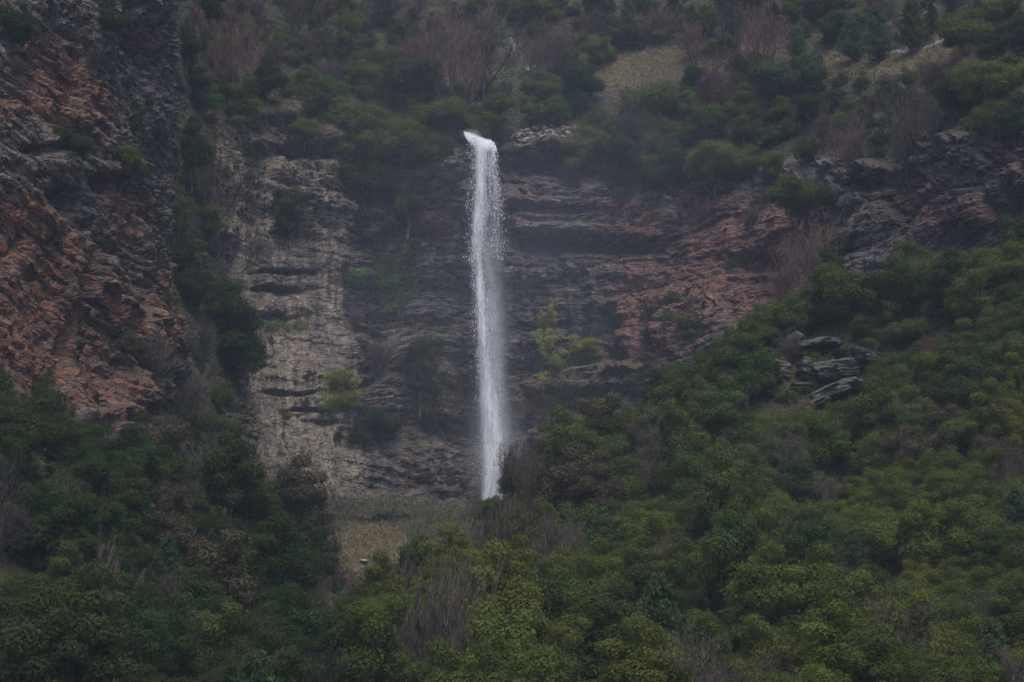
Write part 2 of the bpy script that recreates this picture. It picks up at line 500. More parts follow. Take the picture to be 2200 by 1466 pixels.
EDGE = np.array([(-400, -900), (340, -900), (372, 150), (400, 215), (480, 226), (560, 242), (640, 270), (700, 303), (745, 335), (830, 405), (900, 400), (960, 360), (990, 300), (1080, 302), (1150, 310), (1230, 335), (1300, 385), (1400, 400), (1480, 392), (1560, 372), (1620, 392), (1680, 350), (1740, 328), (1820, 335), (1900, 300), (2050, 275), (2200, 250), (2600, 200)], float)
edge_y = np.interp(PXG, EDGE[:, 0], EDGE[:, 1])
FOOT = np.array([(-400, 1300), (420, 1300), (520, 1040), (650, 1050), (760, 1075), (900, 1060), (1000, 1080), (1150, 1010), (1400, 860), (1500, 820), (2600, 820)], float)
foot_y = np.interp(PXG, FOOT[:, 0], FOOT[:, 1])
wob = fbm(PXG / 60, PYG / 60, s=3, o=3) * 22
cliff = sstep(-14, 14, PYG - edge_y + wob * 0.5) * (1 - sstep(-25, 25, PYG - foot_y + wob))
gully = np.exp(-((PXG - np.interp(PYG, [-300, 0, 200, 400, 600, 750, 900, 1000], [430, 425, 430, 420, 420, 460, 440, 430])) / 52.0) ** 2)
cliff *= 1 - 0.75 * gully * (PYG < 1000)

P = at(PXG, PYG, YB)
X, Yw, Z = P[..., 0], P[..., 1], P[..., 2]

# tilt of the beds: falling to the right on the left buttress, level behind the fall, rising to the right beyond it
tx = np.array([-200, -62, -52, -46, -38, -20, 10, 30, 60, 200.0])
tsl = np.array([-.75, -.80, -.85, -.60, -.22, -.05, 0.02, .12, .32, .38])
cum = np.concatenate([[0], np.cumsum((tsl[1:] + tsl[:-1]) / 2 * np.diff(tx))])
tiltz = np.interp(X, tx, cum)
fold = -0.9 * np.maximum(0, -66 - X + 2 * noise(Z / 9, X * 0, s=5)) * (PXG < 340)
bed = Z - tiltz + fold * 0.8 + (2.0 * fbm(X / 30, Z / 34, s=21, o=3) + 0.5 * fbm(X / 6, Z / 9, s=22, o=2)) * np.where(PXG < 360, 0.45, 1.0)

def blocks(b, x, fb, fx, s):
    """beds split into blocks: each bed and block stands out by its own amount, with recessed joints"""
    bb = b * fb + np.where(PXG < 360, 0.15, 0.35) * noise(x * fb * 0.6, b * fb * 0.5, s=s)
    cb = np.floor(bb); tb = bb - cb
    xx = x * fx * (0.6 + 0.8 * _hash(cb, cb * 0, cb * 0, s + 1)) + 9 * _hash(cb, cb * 0 + 3, cb * 0, s + 2) + 0.5 * noise(x * fx * 1.7, b * fb * 1.3, s=s + 3)
    cx = np.floor(xx); tx_ = xx - cx
    v = 0.55 * _hash(cb, cb * 0 + 7, cb * 0, s + 4) + 0.45 * _hash(cb, cx, cb * 0, s + 5)
    lip = 1 - 0.55 * (1 - tb) ** 3 - 0.25 * tb ** 6           # undercut foot, rounded top
    jt = 1 - 0.35 * (np.exp(-(tx_ / 0.07) ** 2) + np.exp(-((1 - tx_) / 0.07) ** 2))
    return v * lip * jt

dXu = np.gradient(smooth2(X, 3), axis=1); dYu = np.gradient(smooth2(Yw, 3), axis=1); dZu = np.gradient(smooth2(Z, 3), axis=1)
dXv = np.gradient(smooth2(X, 3), axis=0); dYv = np.gradient(smooth2(Yw, 3), axis=0); dZv = np.gradient(smooth2(Z, 3), axis=0)
NRM = np.cross(np.stack([dXv, dYv, dZv], -1), np.stack([dXu, dYu, dZu], -1))
NRM /= np.linalg.norm(NRM, axis=-1, keepdims=True)
NRM *= np.sign(-NRM[..., 1:2])
NRM[..., 2] *= 0.3
NRM /= np.linalg.norm(NRM, axis=-1, keepdims=True)
xw = np.cumsum(np.sqrt(dXu ** 2 + dYu ** 2), axis=1)
BUT = 1 - sstep(330, 400, PXG)
RGT = sstep(1560, 1750, PXG)
disp = (5.0 - 2.8 * BUT - 2.8 * RGT) * fbm(xw / 28, Z / 24, s=31, o=3) + (2.6 - 1.2 * BUT - 1.3 * RGT) * fbm(xw / 9, Z / 11, s=33, o=3)
disp = disp + 4.2 * blocks(bed, xw, 1 / 8.5, 1 / 15.0, 50) + 2.3 * blocks(bed, xw, 1 / 3.1, 1 / 6.5, 60)
disp = disp + 1.15 * blocks(bed, xw, 1 / 1.25, 1 / 3.0, 70) + 0.55 * blocks(bed, xw, 1 / 0.55, 1 / 1.4, 80) + 0.5 * fbm(xw / 1.6, Z / 1.2, s=35, o=3)
disp = disp + BUT * (1.3 * blocks(bed, xw, 1 / 1.1, 1 / 7.0, 170) + 1.7 * blocks(bed, xw, 1 / 2.4, 1 / 11.0, 180))
disp -= 4.0
flute = np.abs(noise(xw / 2.3, Z / 18, s=41)) * 1.2
disp -= flute * sstep(430, 520, PXG) * (1 - sstep(1300, 1500, PXG))
soft = 1.6 * fbm(X / 14, Z / 11, s=91, o=4) + 0.5 * fbm(X / 2.2, Z / 2, s=92, o=3) + 1.0 * blocks(bed, xw, 1 / 4.0, 1 / 5.0, 95)

# named notches and ledges of the photograph: (px, py, rx, ry, depth) +ve = hollow, -ve = standing out
FEAT = [
    (1150, 322, 95, 18, -3.2), (1160, 362, 90, 16, 3.4), (1150, 432, 110, 10, -1.6), (1180, 455, 100, 10, 2.2),
    (1250, 500, 130, 14, -2.6), (1270, 530, 130, 15, 4.0), (1370, 520, 45, 14, 3.0), (1380, 560, 60, 22, 1.2),
    (620, 575, 60, 5, 2.0), (615, 612, 55, 8, 3.0), (590, 672, 55, 7, 2.0), (640, 650, 60, 18, -1.0),
    (600, 245, 70, 18, -2.8), (700, 300, 60, 20, -3.0), (640, 320, 90, 14, 3.6), (560, 350, 30, 30, 2.4), (600, 360, 14, 55, -2.0), (715, 390, 40, 60, -1.4),
    (110, 440, 45, 28, 4.5), (70, 325, 45, 10, 2.2), (200, 400, 24, 16, 3.5), (230, 365, 60, 16, -1.5), (60, 360, 90, 16, -0.8),
    (180, 620, 14, 60, 2.6), (135, 740, 12, 70, 2.6), (205, 545, 16, 40, 2.0), (110, 830, 10, 40, 2.0),
    (300, 845, 70, 40, -2.5), (330, 885, 50, 14, 3.0), (260, 890, 70, 14, -2.0),
    (1300, 720, 26, 60, 3.4), (1390, 740, 18, 60, 3.0), (1390, 800, 60, 12, -1.4), (1330, 850, 90, 12, 2.6), (1200, 880, 90, 12, 2.2), (1230, 835, 100, 16, -1.8),
    (1600, 560, 60, 20, 2.4), (1620, 600, 60, 10, 2.2), (1510, 385, 40, 22, -2.0), (1530, 410, 40, 8, 2.6), (1850, 395, 60, 12, 2.4), (1900, 360, 50, 12, -1.4),
    (640, 800, 60, 14, -1.2), (640, 840, 65, 5, 1.6), (680, 880, 60, 5, 1.4), (700, 905, 50, 5, 1.2), (740, 950, 20, 24, 2.5),
    (930, 640, 60, 60, 1.6), (870, 540, 40, 20, -1.5), (950, 910, 60, 20, 2.0), (820, 1120, 60, 10, 1.6), (930, 470, 40, 50, -1.2),
    (770, 165, 35, 14, -3.0), (1140, 168, 20, 8, -1.6), (800, 1225, 70, 18, -3.0),
]
feat = np.zeros_like(disp)
for fx_, fy_, rx, ry, dd in FEAT:
    wx = fbm(PXG / 22, PYG / 14, s=int(fx_), o=2) if False else 0
    q = ((PXG - fx_) / rx) ** 2 + ((PYG - fy_ + wob * 0.35) / ry) ** 2
    feat -= dd * np.exp(-q ** 1.6)
TUFA = sstep(500, 570, PXG) * (1 - sstep(740, 800, PXG)) * sstep(440, 540, PYG)
disp = disp * (1 - 0.48 * TUFA) - 0.7 * TUFA * np.abs(fbm(xw / 2.6, Z / 30, s=77, o=3)) * 2
disp = disp * cliff + soft * (1 - cliff) + feat
# the fall keeps a swept channel behind it
YWATER = lambda py: 393.0 - 0.0060 * (np.asarray(py, float) - 290)
P = P + NRM * disp[..., None]; Yn = P[..., 1].copy()
chan = np.exp(-((PXG - 1045) / 42.0) ** 4)
lim = YWATER(PYG) + 2.2 + 0.5 * blocks(bed, xw, 1 / 1.25, 1 / 3.0, 70) * -1
Yn = np.where((PYG > 300) & (PYG < 1120), Yn + chan * np.maximum(0, lim - Yn), Yn)
lipm = np.exp(-((PXG - 1035) / 60.0) ** 4) * np.exp(-((PYG - 285) / 22.0) ** 4)
Yn = Yn + lipm * (395.5 - Yn)
P[..., 1] = Yn

# colour zones
def zone(polys, r=4, amp=18):
    m = np.zeros(PXG.shape)
    wx = PXG + fbm(PXG / 38, PYG / 38, s=7, o=4) * amp; wy = PYG + fbm(PXG / 38, PYG / 38, s=8, o=4) * amp
    for poly in polys:
        m[in_poly(poly, wx, wy)] = 1
    return smooth2(m, r)

z_orange = zone([[(-400, 420), (90, 430), (150, 480), (215, 560), (330, 640), (380, 700), (330, 760), (220, 770), (250, 860), (240, 920), (150, 870), (-400, 850)],
                 [(50, 50), (130, 65), (225, 190), (240, 260), (120, 280), (50, 250)], [(330, 520), (400, 600), (400, 700), (330, 640)], [(90, 280), (200, 280), (200, 330), (100, 320)], [(255, 30), (300, 90), (310, 130), (255, 110)],
                 [(-50, 210), (30, 215), (60, 260), (-50, 270)], [(190, 370), (300, 420), (320, 500), (220, 520)],
                 [(280, 600), (360, 660), (400, 720), (300, 700)], [(180, 770), (300, 790), (330, 860), (240, 930)]])
z_red = zone([[(880, 420), (960, 430), (975, 500), (905, 530), (880, 500)], [(1250, 420), (1400, 430), (1480, 520), (1620, 600), (1560, 690), (1480, 760), (1430, 800), (1290, 810), (1310, 700), (1340, 600), (1300, 520)],
              [(1450, 400), (1660, 420), (1720, 500), (1700, 620), (1600, 680), (1460, 640)], [(1900, 440), (2200, 420), (2200, 500), (2000, 520)], [(1100, 410), (1190, 420), (1180, 480), (1100, 480)], [(1880, 380), (2000, 360), (2000, 440), (1900, 440)],
              [(1500, 610), (1640, 600), (1640, 680), (1500, 760)], [(2080, 300), (2200, 280), (2260, 420), (2120, 360)]])
z_pale = zone([[(450, 300), (740, 340), (770, 700), (790, 1060), (600, 1060), (540, 1000), (500, 850), (560, 760), (500, 560)],[(540, 280), (590, 290), (610, 420), (560, 440)], [(640, 330), (735, 350), (760, 560), (720, 760), (560, 760), (560, 560), (640, 520)],
               [(520, 850), (600, 860), (620, 1060), (560, 1040)], [(660, 560), (740, 560), (760, 900), (690, 880)], [(1085, 560), (1150, 580), (1140, 650), (1080, 650)],
               [(620, 960), (760, 950), (760, 1060), (640, 1060)], [(450, 290), (520, 300), (520, 420), (460, 400)]], 5, 26)
z_grass = zone([[(1275, 190), (1290, 130), (1400, 108), (1480, 100), (1700, 95), (1740, 110), (1480, 150), (1380, 170), (1330, 210)], [(1780, 120), (1880, 110), (2040, 92), (2060, 130), (1900, 165), (1780, 160)],
                [(690, 1140), (780, 1125), (860, 1150), (880, 1190), (840, 1250), (740, 1245), (700, 1200)], [(480, 185), (640, 230), (760, 280), (720, 300), (560, 235)],
                [(860, 830), (1010, 800), (1010, 870), (900, 880)], [(1130, 280), (1240, 290), (1250, 310), (1120, 300)], [(1080, 850), (1200, 820), (1330, 870), (1300, 900), (1150, 890)]], 4, 16)
z_wet_dark = zone([[(1380, 395), (1640, 400), (1640, 440), (1380, 430)],[(1760, 380), (2260, 290), (2260, 540), (1800, 560)],[(985, 310), (1100, 310), (1110, 1080), (1000, 1080)], [(160, 560), (215, 560), (215, 660), (175, 700), (130, 840), (105, 850), (120, 740)], [(1290, 690), (1320, 700), (1310, 800), (1280, 800)],
              [(1380, 690), (1405, 690), (1410, 790), (1375, 800)], [(60, 400), (140, 400), (170, 470), (90, 480)], [(1080, 360), (1240, 360), (1230, 420), (1080, 410)], [(1100, 500), (1400, 510), (1390, 545), (1100, 560)],
              [(880, 580), (1000, 580), (1000, 740), (900, 740)], [(1080, 650), (1300, 620), (1300, 760), (1090, 760)]], 8, 30) * 0.36  # wet behind the fall, dark rock at right, elsewhere darkened hollows and overhangs
z_veg = np.clip(1 - cliff + 0.9 * gully + 0.5 * zone([[(740, 330), (990, 330), (880, 560), (760, 560)], [(380, 820), (500, 800), (560, 1060), (380, 1060)]], 8), 0, 1)
z_veg = np.clip(z_veg - z_grass, 0, 1)

NY, NX = PXG.shape
idx = np.arange(NX * NY).reshape(NY, NX)
F = np.stack([idx[1:, :-1], idx[1:, 1:], idx[:-1, 1:], idx[:-1, :-1]], -1).reshape(-1, 4)
# split at px ~ 420 so that the orange buttress is a piece of setting of its own
split_x = np.interp(gy, [-300, 0, 230, 560, 800, 1000, 1400], [385, 385, 395, 375, 420, 420, 420])
cellx = PXG[:-1, :-1].ravel(); cells = np.repeat(split_x[:-1], NX - 1)
ezc = edge_y[:-1, :-1].ravel(); cyc = PYG[:-1, :-1].ravel()
left = cellx < cells
up = (~left) & (cyc < ezc)
rest = (~left) & (~up)
za = np.stack([z_orange, z_veg, z_pale, np.ones_like(z_veg)], -1).reshape(-1, 4)
zb = np.stack([z_grass, z_wet_dark, z_red, np.ones_like(z_veg)], -1).reshape(-1, 4)
PF = P.reshape(-1, 3)

def sub_sheet(name, sel, label):
    f = F[sel]
    used = np.unique(f)
    rem = np.full(len(PF), -1); rem[used] = np.arange(len(used))
    me = fast_mesh(name, PF[used], rem[f], smooth=False)
    cattr(me, 'zones', za[used]); cattr(me, 'zones_b', zb[used]); fattr(me, 'bed', bed.ravel()[used])
    o = link(name, me, M_ROCK)
    tag(o, label, None, None, 'structure')
    return o

sub_sheet('rock_buttress', left, 'dark and orange layered rock buttress with beds falling to the right')
sub_sheet('cliff', rest, 'grey brown layered limestone cliff behind the tall waterfall')
sub_sheet('mountain_slope', up, 'brushy mountain slope rising above the cliff edge')

def apos(px, py):
    """point on the mountain sheet seen at a pixel"""
    i = np.clip(((np.asarray(px, float) - PX0) / ST).round().astype(int), 0, NX - 1)
    j = np.clip(((np.asarray(py, float) - PY0) / ST).round().astype(int), 0, NY - 1)
    return P[j, i]

# ------------------------------------------------------------------ the near hillside, one height field
def hp(px, py, Y):
    p = at(px, py, Y); return (p[0], p[1], p[2])
H = []
CREST = [(-400, 915, 212), (-200, 920, 218), (0, 935, 224), (180, 985, 231), (300, 1030, 238), (430, 1045, 244), (560, 1105, 250), (650, 1150, 252), (710, 1290, 250), (800, 1375, 248), (880, 1345, 254), (950, 1280, 262),
         (1040, 1175, 274), (1130, 1165, 284), (1240, 1095, 290), (1350, 990, 298), (1480, 865, 304), (1560, 810, 306), (1640, 760, 308), (1760, 700, 308), (1880, 660, 302), (2040, 635, 294), (2200, 610, 284), (2400, 530, 272), (2600, 510, 260)]
for q in [(-400, 1466, 155), (0, 1466, 165), (400, 1466, 180), (750, 1466, 192), (900, 1466, 186), (1400, 1466, 176), (1800, 1466, 170), (2200, 1466, 160), (2600, 1466, 150),
          (-400, 1180, 180), (0, 1180, 190), (300, 1200, 205), (600, 1280, 218), (780, 1350, 226), (1100, 1290, 216), (1400, 1250, 214), (1800, 1250, 206), (2200, 1250, 194), (2600, 1250, 184),
          (1200, 1180, 244), (1500, 1050, 252), (1800, 920, 270), (2200, 850, 242), (2600, 850, 228)] + CREST:
    H.append(hp(*q))
for q in CREST:
    p = hp(*q); H.append((p[0] * 1.05, p[1] + 18, p[2] - 9)); H.append((p[0] * 1.12, p[1] + 40, p[2] - 22))
for x in (-260, -120, 0, 120, 260):
    H.append((x, -120, -1.8)); H.append((x, 0, -1.8)); H.append((x, 110, -3.0 + abs(x) * 0.02)); H.append((x, 490, 5))
H = np.array(H)
hw = rbf_fit(H[:, :2], H[:, 2], 8.0, 0.4)
hx = np.arange(-270, 271, 1.5); hy = np.arange(-125, 492, 1.5)
hcx = np.arange(-276, 284, 4.0); hcy = np.arange(-130, 502, 4.0)
HX, HY = np.meshgrid(hcx, hcy)
HZc = rbf_eval(H[:, :2], hw, 6.0, np.stack([HX.ravel(), HY.ravel()], 1)).reshape(HX.shape)
def hz(x, y):
    return bilin(HZc, x, y, hcx[0], hcy[0], 4.0, 4.0)
GX, GY = np.meshgrid(hx, hy)
GZ = smooth2(hz(GX, GY), 1)
near = sstep(30, 120, GY)
GZ = GZ + near * ((1.5 - 0.9 * sstep(240, 270, GY)) * fbm(GX / 16, GY / 16, s=101, o=3) + 0.5 * fbm(GX / 3, GY / 3, s=102, o=3))
def gz(x, y):
    return bilin(GZ, x, y, hx[0], hy[0], 1.5, 1.5)
gi = np.arange(GX.size).reshape(GX.shape)
GF = np.stack([gi[:-1, :-1], gi[:-1, 1:], gi[1:, 1:], gi[1:, :-1]], -1).reshape(-1, 4)
hill = link('hillside', fast_mesh('hillside', np.stack([GX, GY, GZ], -1).reshape(-1, 3), GF, True), M_FLOOR)
for q_ in range(0, 2201, 100):
    Yt = np.linspace(140, 330, 200)
    xq = (q_ - 1100) / FPX * Yt
    zz = gz(xq, Yt * 1.0)
    a_, b_ = project(np.stack([xq, Yt, zz], -1)); j_ = int(np.argmin(b_)); print('crest', q_, int(b_[j_]), int(Yt[j_]), 'want', int(np.interp(q_, [c[0] for c in CREST], [c[1] for c in CREST])))
tag(hill, 'wooded foreground hillside falling into the gully below the waterfall', None, None, 'structure')

def gpos(px, py, y0=140, y1=330):
    """first hit of the pixel's ray with the hillside, None when it misses"""
    Y = np.linspace(y0, y1, 400)
    q = at(px, py, Y)
    below = q[:, 2] < gz(q[:, 0], q[:, 1])
    w = np.nonzero(below)[0]
    if len(w) == 0: return None
    return q[w[0]]

# ------------------------------------------------------------------ tree prototypes
def crown_mesh(name, seed, rx, ry, rz, zc, n_cl=34, dens=1.0, leaf=(0.10, 0.19), gap=0.0):
    rng = np.random.RandomState(seed)
    cen, rad = [], []
    lob = rng.uniform(0, 6.28, 3)
    for i in range(n_cl):
        for _ in range(30):
            th = rng.uniform(0, 2 * math.pi); cz = rng.uniform(-0.7, 1.0)
            ch = math.sqrt(1 - cz * cz)
            lobr = 0.84 + 0.24 * math.sin(2 * th + lob[0]) + 0.20 * math.sin(3 * th + lob[1])
            f = rng.uniform(0.42, 0.96) * lobr
            c = np.array([ch * math.cos(th) * rx * f, ch * math.sin(th) * ry * f, zc + cz * rz * f * (1.0 + 0.15 * math.sin(th * 2 + lob[2]))])
            if all(np.linalg.norm(c - d) > 0.55 * (rx * 0.32) for d in cen): break
        cen.append(c); rad.append(rng.uniform(0.17, 0.38) * (rx + ry + rz) / 3)
    leaf = (leaf[0] * 0.52, leaf[1] * 0.52); dens = dens * 3.0
    cen.append(np.array([0, 0, zc])); rad.append(rx * 0.5)
    cen = np.array(cen); rad = np.array(rad)
    C, NR, S, T = [], [], [], []
    for i in range(len(cen)):
        n = int(430 * rad[i] ** 2 * dens)
        d = rng.normal(size=(n, 3)); d /= np.linalg.norm(d, axis=1, keepdims=True)
        d = d[(d[:, 2] > -0.75) & (rng.rand(n) > gap * 0.3)]
        sq = np.array([1, 1, 0.78])
        lump = 1 + 0.22 * noise(d[:, 0] * 2.2 + seed, d[:, 1] * 2.2 + i, d[:, 2] * 2.2, s=seed)
        r = rad[i] * lump * (0.62 + 0.42 * rng.rand(len(d)) ** 0.6)
        p = cen[i] + d * sq * r[:, None]
        keep = np.ones(len(p), bool)
        for j in range(len(cen)):
            if j != i:
                keep &= np.linalg.norm((p - cen[j]) / sq, axis=1) > rad[j] * 0.72
        p, d = p[keep], d[keep]
        C.append(p); NR.append(d + np.array([0, 0, 0.5]) + rng.normal(size=d.shape) * 0.55)
        S.append(rng.uniform(leaf[0], leaf[1], len(p))); T.append(np.full(len(p), rng.rand()))
    # sprays that break the outline
    m = int(700 * dens)
    i = rng.randint(0, len(cen), m)
    d = rng.normal(size=(m, 3)); d[:, 2] = np.abs(d[:, 2]) * 0.9; d /= np.linalg.norm(d, axis=1, keepdims=True)
    C.append(cen[i] + d * (rad[i] * (1.0 + 0.6 * rng.rand(m) ** 2))[:, None]); NR.append(rng.normal(size=(m, 3))); S.append(rng.uniform(leaf[0] * 0.8, leaf[1] * 0.9, m)); T.append(rng.rand(m))
    C, NR, S, T = map(np.concatenate, (C, NR, S, T))
    co, f = leaf_quads(C, NR, S, rng)
    me = fast_mesh(name, co, f)
    fattr(me, 'tone', np.repeat(T, 4))
    return me, cen

def trunk_mesh(name, seed, cen, h, r=0.16):
    rng = np.random.RandomState(seed)
    segs = []
    p = np.array([0, 0, -0.6]); pts = [p]
    n = 5
    for i in range(n):
        p = p + np.array([rng.normal() * 0.12, rng.normal() * 0.12, (h + 0.6) / n]); pts.append(p)
    for i in range(n):
        segs.append((pts[i], pts[i + 1], r * (1.25 - 0.16 * i), r * (1.09 - 0.16 * i)))
    for c in cen[:-1][:12]:
        a = pts[rng.randint(2, n + 1)]
        mid = a * 0.5 + c * 0.5 + np.array([0, 0, 0.15]) + rng.normal(size=3) * 0.1
        segs.append((a, mid, r * 0.42, r * 0.28)); segs.append((mid, c, r * 0.28, r * 0.1))
    co, f = tubes(segs, 5)
    return fast_mesh(name, co, f, True)

def branching(seed, h, spread, up, levels=4, r0=0.13, n0=5, kids=(3, 4), multi=1, twigs=3, wander=0.25, rmin=0.016):
    rng = np.random.RandomState(seed)
    trunk, br = [], []
    def grow(p, d, L, r, lev):
        n = 3 if lev > 0 else 5
        q = p
        pts = [p]
        for i in range(n):
            d = d + rng.normal(size=3) * wander * (0.35 if lev == 0 else 0.6) + np.array([0, 0, up * 0.12])
            d = d / np.linalg.norm(d)
            q2 = q + d * L / n
            ra, rb = r * (1 - 0.55 * i / n), r * (1 - 0.55 * (i + 1) / n)
            (trunk if lev == 0 else br).append((q, q2, max(ra, rmin), max(rb, rmin * 0.8)))
            q = q2; pts.append(q)
        if lev >= levels: return
        kk = rng.randint(kids[0], kids[1] + 1) + (2 if lev == 0 else 0)
        for c in range(kk):
            t = rng.uniform(0.35 if lev == 0 else 0.2, 1.0)
            a = pts[min(n, int(t * n) + (1 if rng.rand() < .5 else 0))]
            side = rng.normal(size=3); side -= side.dot(d) * d; side /= np.linalg.norm(side)
            nd = d * (1 - spread * 0.5) + side * spread + np.array([0, 0, up * 0.25]); nd /= np.linalg.norm(nd)
            grow(a, nd, L * rng.uniform(0.5, 0.72), r * 0.5, lev + 1)
    for m in range(multi):
        if multi > 1:
            a = rng.uniform(0, 6.28); tl = rng.uniform(0.05, 0.55)
            d = np.array([math.cos(a) * tl, math.sin(a) * tl, 1.0])
            grow(np.array([math.cos(a) * 0.2, math.sin(a) * 0.2, -0.4]), d / np.linalg.norm(d), h * rng.uniform(0.45, 0.7), r0 * rng.uniform(0.5, 1), 0)
        else:
            grow(np.array([0, 0, -0.5]), np.array([0, 0, 1.0]), h * 0.62, r0, 0)
    return trunk, br

def conifer_mesh(name, seed, h=7.0, r=2.3, up=0.6):
    rng = np.random.RandomState(seed)
    C, NR, S, T, segs = [], [], [], [], []
    n = 64
    for i in range(n):
        t = (i + rng.rand()) / n
        z0 = 0.6 + t * (h - 0.9)
        a = i * 2.4 + rng.normal() * 0.3
        L = r * (1 - t) ** 0.75 * rng.uniform(0.75, 1.1) + 0.25
        d = np.array([math.cos(a), math.sin(a), up * rng.uniform(0.5, 1.3)]); d /= np.linalg.norm(d)
        p0 = np.array([0, 0, z0]); segs.append((p0, p0 + d * L, 0.045, 0.015))
        m = int(110 * L / r) + 30
        s = rng.uniform(0.15, 1.05, m)
        w = 0.34 * (1.1 - s * 0.55) * (L / r * 0.6 + 0.5)
        off = rng.normal(size=(m, 3)) * w[:, None] * np.array([1, 1, 0.6])
        C.append(p0 + d * (s * L)[:, None] + off + np.array([0, 0, 0.10]))
        NR.append(rng.normal(size=(m, 3)) + np.array([math.cos(a), math.sin(a), 0.2]))
        S.append(rng.uniform(0.11, 0.20, m)); T.append(np.clip(rng.rand() * 0.5 + s * 0.5, 0, 1))
    C, NR, S, T = map(np.concatenate, (C, NR, S, T))
    co, f = leaf_quads(C, NR, S, rng, 0.34, up=(0, 0, 1))
    me = fast_mesh(name, co, f); fattr(me, 'tone', np.repeat(T, 4))
    segs.append((np.array([0, 0, -0.5]), np.array([0, 0, h * 0.95]), 0.15, 0.03))
    co, f = tubes(segs, 4)
    return me, fast_mesh(name + '_trunk', co, f, True)

# shapes: (crown mesh, trunk mesh, adjective, crown width, crown height above base)
PROTO = {}
def add_broad(key, seed, rx, ry, rz, zc, adj, **kw):
    me, cen = crown_mesh('crown', seed, rx, ry, rz, zc, **kw)
    tr = trunk_mesh('trunk', seed + 1, cen, zc * 0.9, r=0.15)
    me.materials.append(LEAF['G']); tr.materials.append(M_BARK)
    co = np.empty(len(me.vertices) * 3, np.float32); me.vertices.foreach_get('co', co); co = co.reshape(-1, 3)
    PROTO[key] = (me, tr, adj, np.percentile(co[:, 0], 99) - np.percentile(co[:, 0], 1), co[:, 2].max())
add_broad('round1', 1, 2.9, 2.9, 2.5, 3.0, 'round')
add_broad('round2', 12, 2.7, 2.9, 2.4, 2.9, 'round', n_cl=38)
add_broad('round3', 23, 2.8, 2.6, 2.6, 3.2, 'round', n_cl=32)
add_broad('broad1', 34, 3.5, 3.1, 1.9, 2.5, 'broad', n_cl=40)
add_broad('broad2', 45, 3.4, 3.2, 2.0, 2.6, 'broad', n_cl=36)
add_broad('tall1', 56, 2.2, 2.2, 3.2, 3.9, 'upright', n_cl=34)
add_broad('tall2', 67, 2.3, 2.1, 3.0, 3.7, 'upright', n_cl=30)
add_broad('loose1', 78, 2.9, 2.8, 2.5, 3.1, 'ragged', n_cl=24, gap=0.9, dens=0.85)
add_broad('loose2', 89, 2.8, 2.9, 2.7, 3.3, 'ragged', n_cl=22, gap=0.9, dens=0.85)
add_broad('bush1', 91, 2.0, 1.9, 1.4, 1.0, 'low', n_cl=16, leaf=(0.09, 0.16))
add_broad('bush2', 92, 2.1, 1.7, 1.2, 0.9, 'low', n_cl=14, leaf=(0.09, 0.16))
add_broad('bush3', 93, 1.8, 1.8, 1.6, 1.2, 'rounded', n_cl=14, leaf=(0.09, 0.16))
for key, seed, h, r in (('con1', 5, 7.2, 2.7), ('con2', 6, 6.6, 2.4), ('con3', 7, 7.8, 2.6)):
    c, t = conifer_mesh('crown', seed, h, r); t.name = 'trunk'
    c.materials.append(LEAF['B']); t.materials.append(M_BARK)
    PROTO[key] = (c, t, 'pointed', 2 * r, h)
for key, seed, kw in (('bare1', 3, dict(h=8.0, spread=0.75, up=0.7, levels=5, r0=0.17)), ('bare2', 4, dict(h=7.5, spread=0.65, up=1.0, levels=5, r0=0.14)),
                      ('bare3', 8, dict(h=7.0, spread=0.5, up=1.2, levels=4, r0=0.09, multi=5, kids=(3, 4))), ('bare4', 9, dict(h=7.4, spread=0.55, up=1.1, levels=4, r0=0.08, multi=7, kids=(3, 4))),
                      ('bare5', 15, dict(h=6.0, spread=0.85, up=0.6, levels=4, r0=0.10, multi=3, kids=(3, 5), wander=0.35)),
                      ('scrub1', 10, dict(h=3.2, spread=0.6, up=0.9, levels=3, r0=0.04, multi=14, kids=(3, 4), rmin=0.012)), ('scrub2', 13, dict(h=2.8, spread=0.7, up=0.7, levels=3, r0=0.04, multi=16, kids=(3, 4), rmin=0.012))):
    t, b = branching(seed, **kw)
    if key.startswith('scrub'):
        co, f = tubes(t + b, 3); b_me = fast_mesh('stems', co, f); b_me.materials.append(M_TWIG)
        w = np.percentile(co[:, 0], 98) - np.percentile(co[:, 0], 2)
        PROTO[key] = (b_me, None, 'leafless', w, np.percentile(co[:, 2], 99.5))
    else:
        co, f = tubes(b, 3); b_me = fast_mesh('branches', co, f); b_me.materials.append(M_TWIG)
        w = np.percentile(co[:, 0], 98) - np.percentile(co[:, 0], 2); hh = np.percentile(co[:, 2], 99.5)
        co, f = tubes(t, 5); t_me = fast_mesh('trunk', co, f, True); t_me.materials.append(M_BARK)
        PROTO[key] = (b_me, t_me, 'leafless', w, hh)

